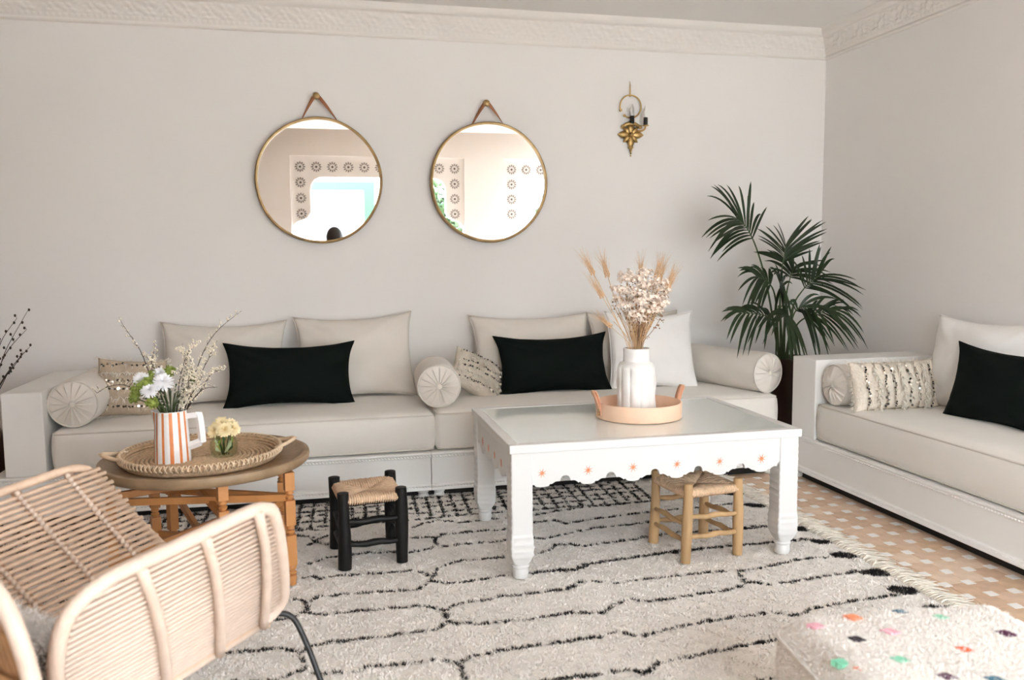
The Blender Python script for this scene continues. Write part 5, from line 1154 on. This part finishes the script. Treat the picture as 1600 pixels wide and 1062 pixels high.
for sd in (1, -1): MB().tube(spline([(sd * .12, .01, 1.14), (sd * .185, .04, 1.06), (sd * .205, .10, .985), (sd * .16, .18, 1.06)], 12), [.075 - .0025 * i for i in range(13)], 12).build('sleeve', CLOTH_D, ps_, 180)
hd = []; hn, hm = 28, 22
for i in range(hm + 1):
    t = pi * i / hm
    for k in range(hn):
        a = 2 * pi * k / hn; x, y, z = .072 * sin(t) * cos(a), .088 * sin(t) * sin(a), -.112 * cos(t)
        if y > 0 and z < -.02: x *= 1 - .25 * min(1, (-z - .02) / .08); y *= 1 - .05
        front = max(0, sin(a)) ** 6 * sin(t)
        nose = .022 * math.exp(-(x / .012) ** 2 - ((z + .018) / .024) ** 2) * (y > 0); eye = -.010 * (math.exp(-((abs(x) - .030) / .012) ** 2 - ((z - .008) / .010) ** 2)) * (y > 0); lip = .006 * math.exp(-(x / .022) ** 2 - ((z + .060) / .009) ** 2) * (y > 0)
        hd.append((x, y + nose + eye + lip, z))
hf = [(i * hn + k, i * hn + (k + 1) % hn, (i + 1) * hn + (k + 1) % hn, (i + 1) * hn + k) for i in range(hm) for k in range(hn)]
HC = (0, .055, 1.315); b = MB(); b.add(hd, hf, Matrix.Translation(HC)); head = b.build('head', SKIN, ps_, 180)
for sd in (1, -1):
    MB().ball((HC[0] + sd * .030, HC[1] + .073, HC[2] + .008), .009, 10, 8).build('eye', mat('eye_dark', (.03, .02, .015), .2), head, 180)
    MB().ball((HC[0] + sd * .074, HC[1] - .005, HC[2] - .005), .024, 10, 8, (.35, .6, 1)).build('ear', SKIN, head, 180)
hv = []
for i in range(13):
    t = pi * (.0 + .62 * i / 12)
    for k in range(28):
        a = 2 * pi * k / 28; fr_ = max(0, sin(a)); cutf = 1 if not (fr_ > .35 and i > 11) else 0; rr_ = 1.32 if cutf else .90
        hv.append((HC[0] + .076 * rr_ * sin(t) * cos(a), HC[1] - .010 + .090 * rr_ * sin(t) * sin(a), HC[2] + .012 + .116 * cos(t) * (1.12 if cutf else 1)))
b = MB(); b.add(hv, [(i * 28 + k, i * 28 + (k + 1) % 28, (i + 1) * 28 + (k + 1) % 28, (i + 1) * 28 + k)[::-1] for i in range(12) for k in range(28)]); b.build('hair', HAIR, ps_, 180)
MB().tube(spline([(0, -.05, 1.30), (0, -.085, 1.20), (0, -.10, 1.05), (0, -.09, .95)], 12), [.06, .065, .065, .065, .06, .06, .055, .05, .045, .04, .03, .02, .01], 12, flat=.6).build('long_hair', HAIR, ps_, 180)
for sd in (1, -1):      # hands gripping the camera from both sides
    h = MB(); c_ = Vector((sd * .066, .285, 1.215)); h.ball(c_, .030, 12, 8, (.45, .8, 1.15))
    for k in range(4):
        z = c_.z + .026 - .017 * k; L_ = (.92, 1.05, 1.0, .82)[k]
        h.tube(spline([(c_.x, c_.y + .015, z), (c_.x + sd * .004, c_.y + .034 * L_, z + .002), (c_.x - sd * .018, c_.y + .044 * L_, z), (c_.x - sd * .034 * L_, c_.y + .040, z - .001)], 8), [.0085, .0085, .0083, .008, .008, .0078, .0075, .007, .005], 8)
    h.tube(spline([(c_.x, c_.y - .012, c_.z - .010), (c_.x - sd * .014, c_.y - .026, c_.z + .004), (c_.x - sd * .030, c_.y - .028, c_.z + .016)], 6), [.010, .010, .0098, .0095, .009, .008, .006], 8)
    h.build('hand', SKIN, ps_, 180)
cm = thing('photo_camera', 'small black camera held in front of the face, reflected in the mirror', 'camera', (0.12, -5.66, 0))
cm.scale = (1.07, 1.07, 1.075)
MB().box(-.058, .058, .262, .300, 1.190, 1.262).build('camera_body', BLACKP, cm, bevel=.008)
MB().lathe([(.001, 0), (.030, 0), (.031, .022), (.028, .024), (.001, .020)], 28, Matrix.Translation((0, .300, 1.226)) @ Matrix.Rotation(-pi / 2, 4, 'X'), False).build('lens', BLACKP, cm, 40)
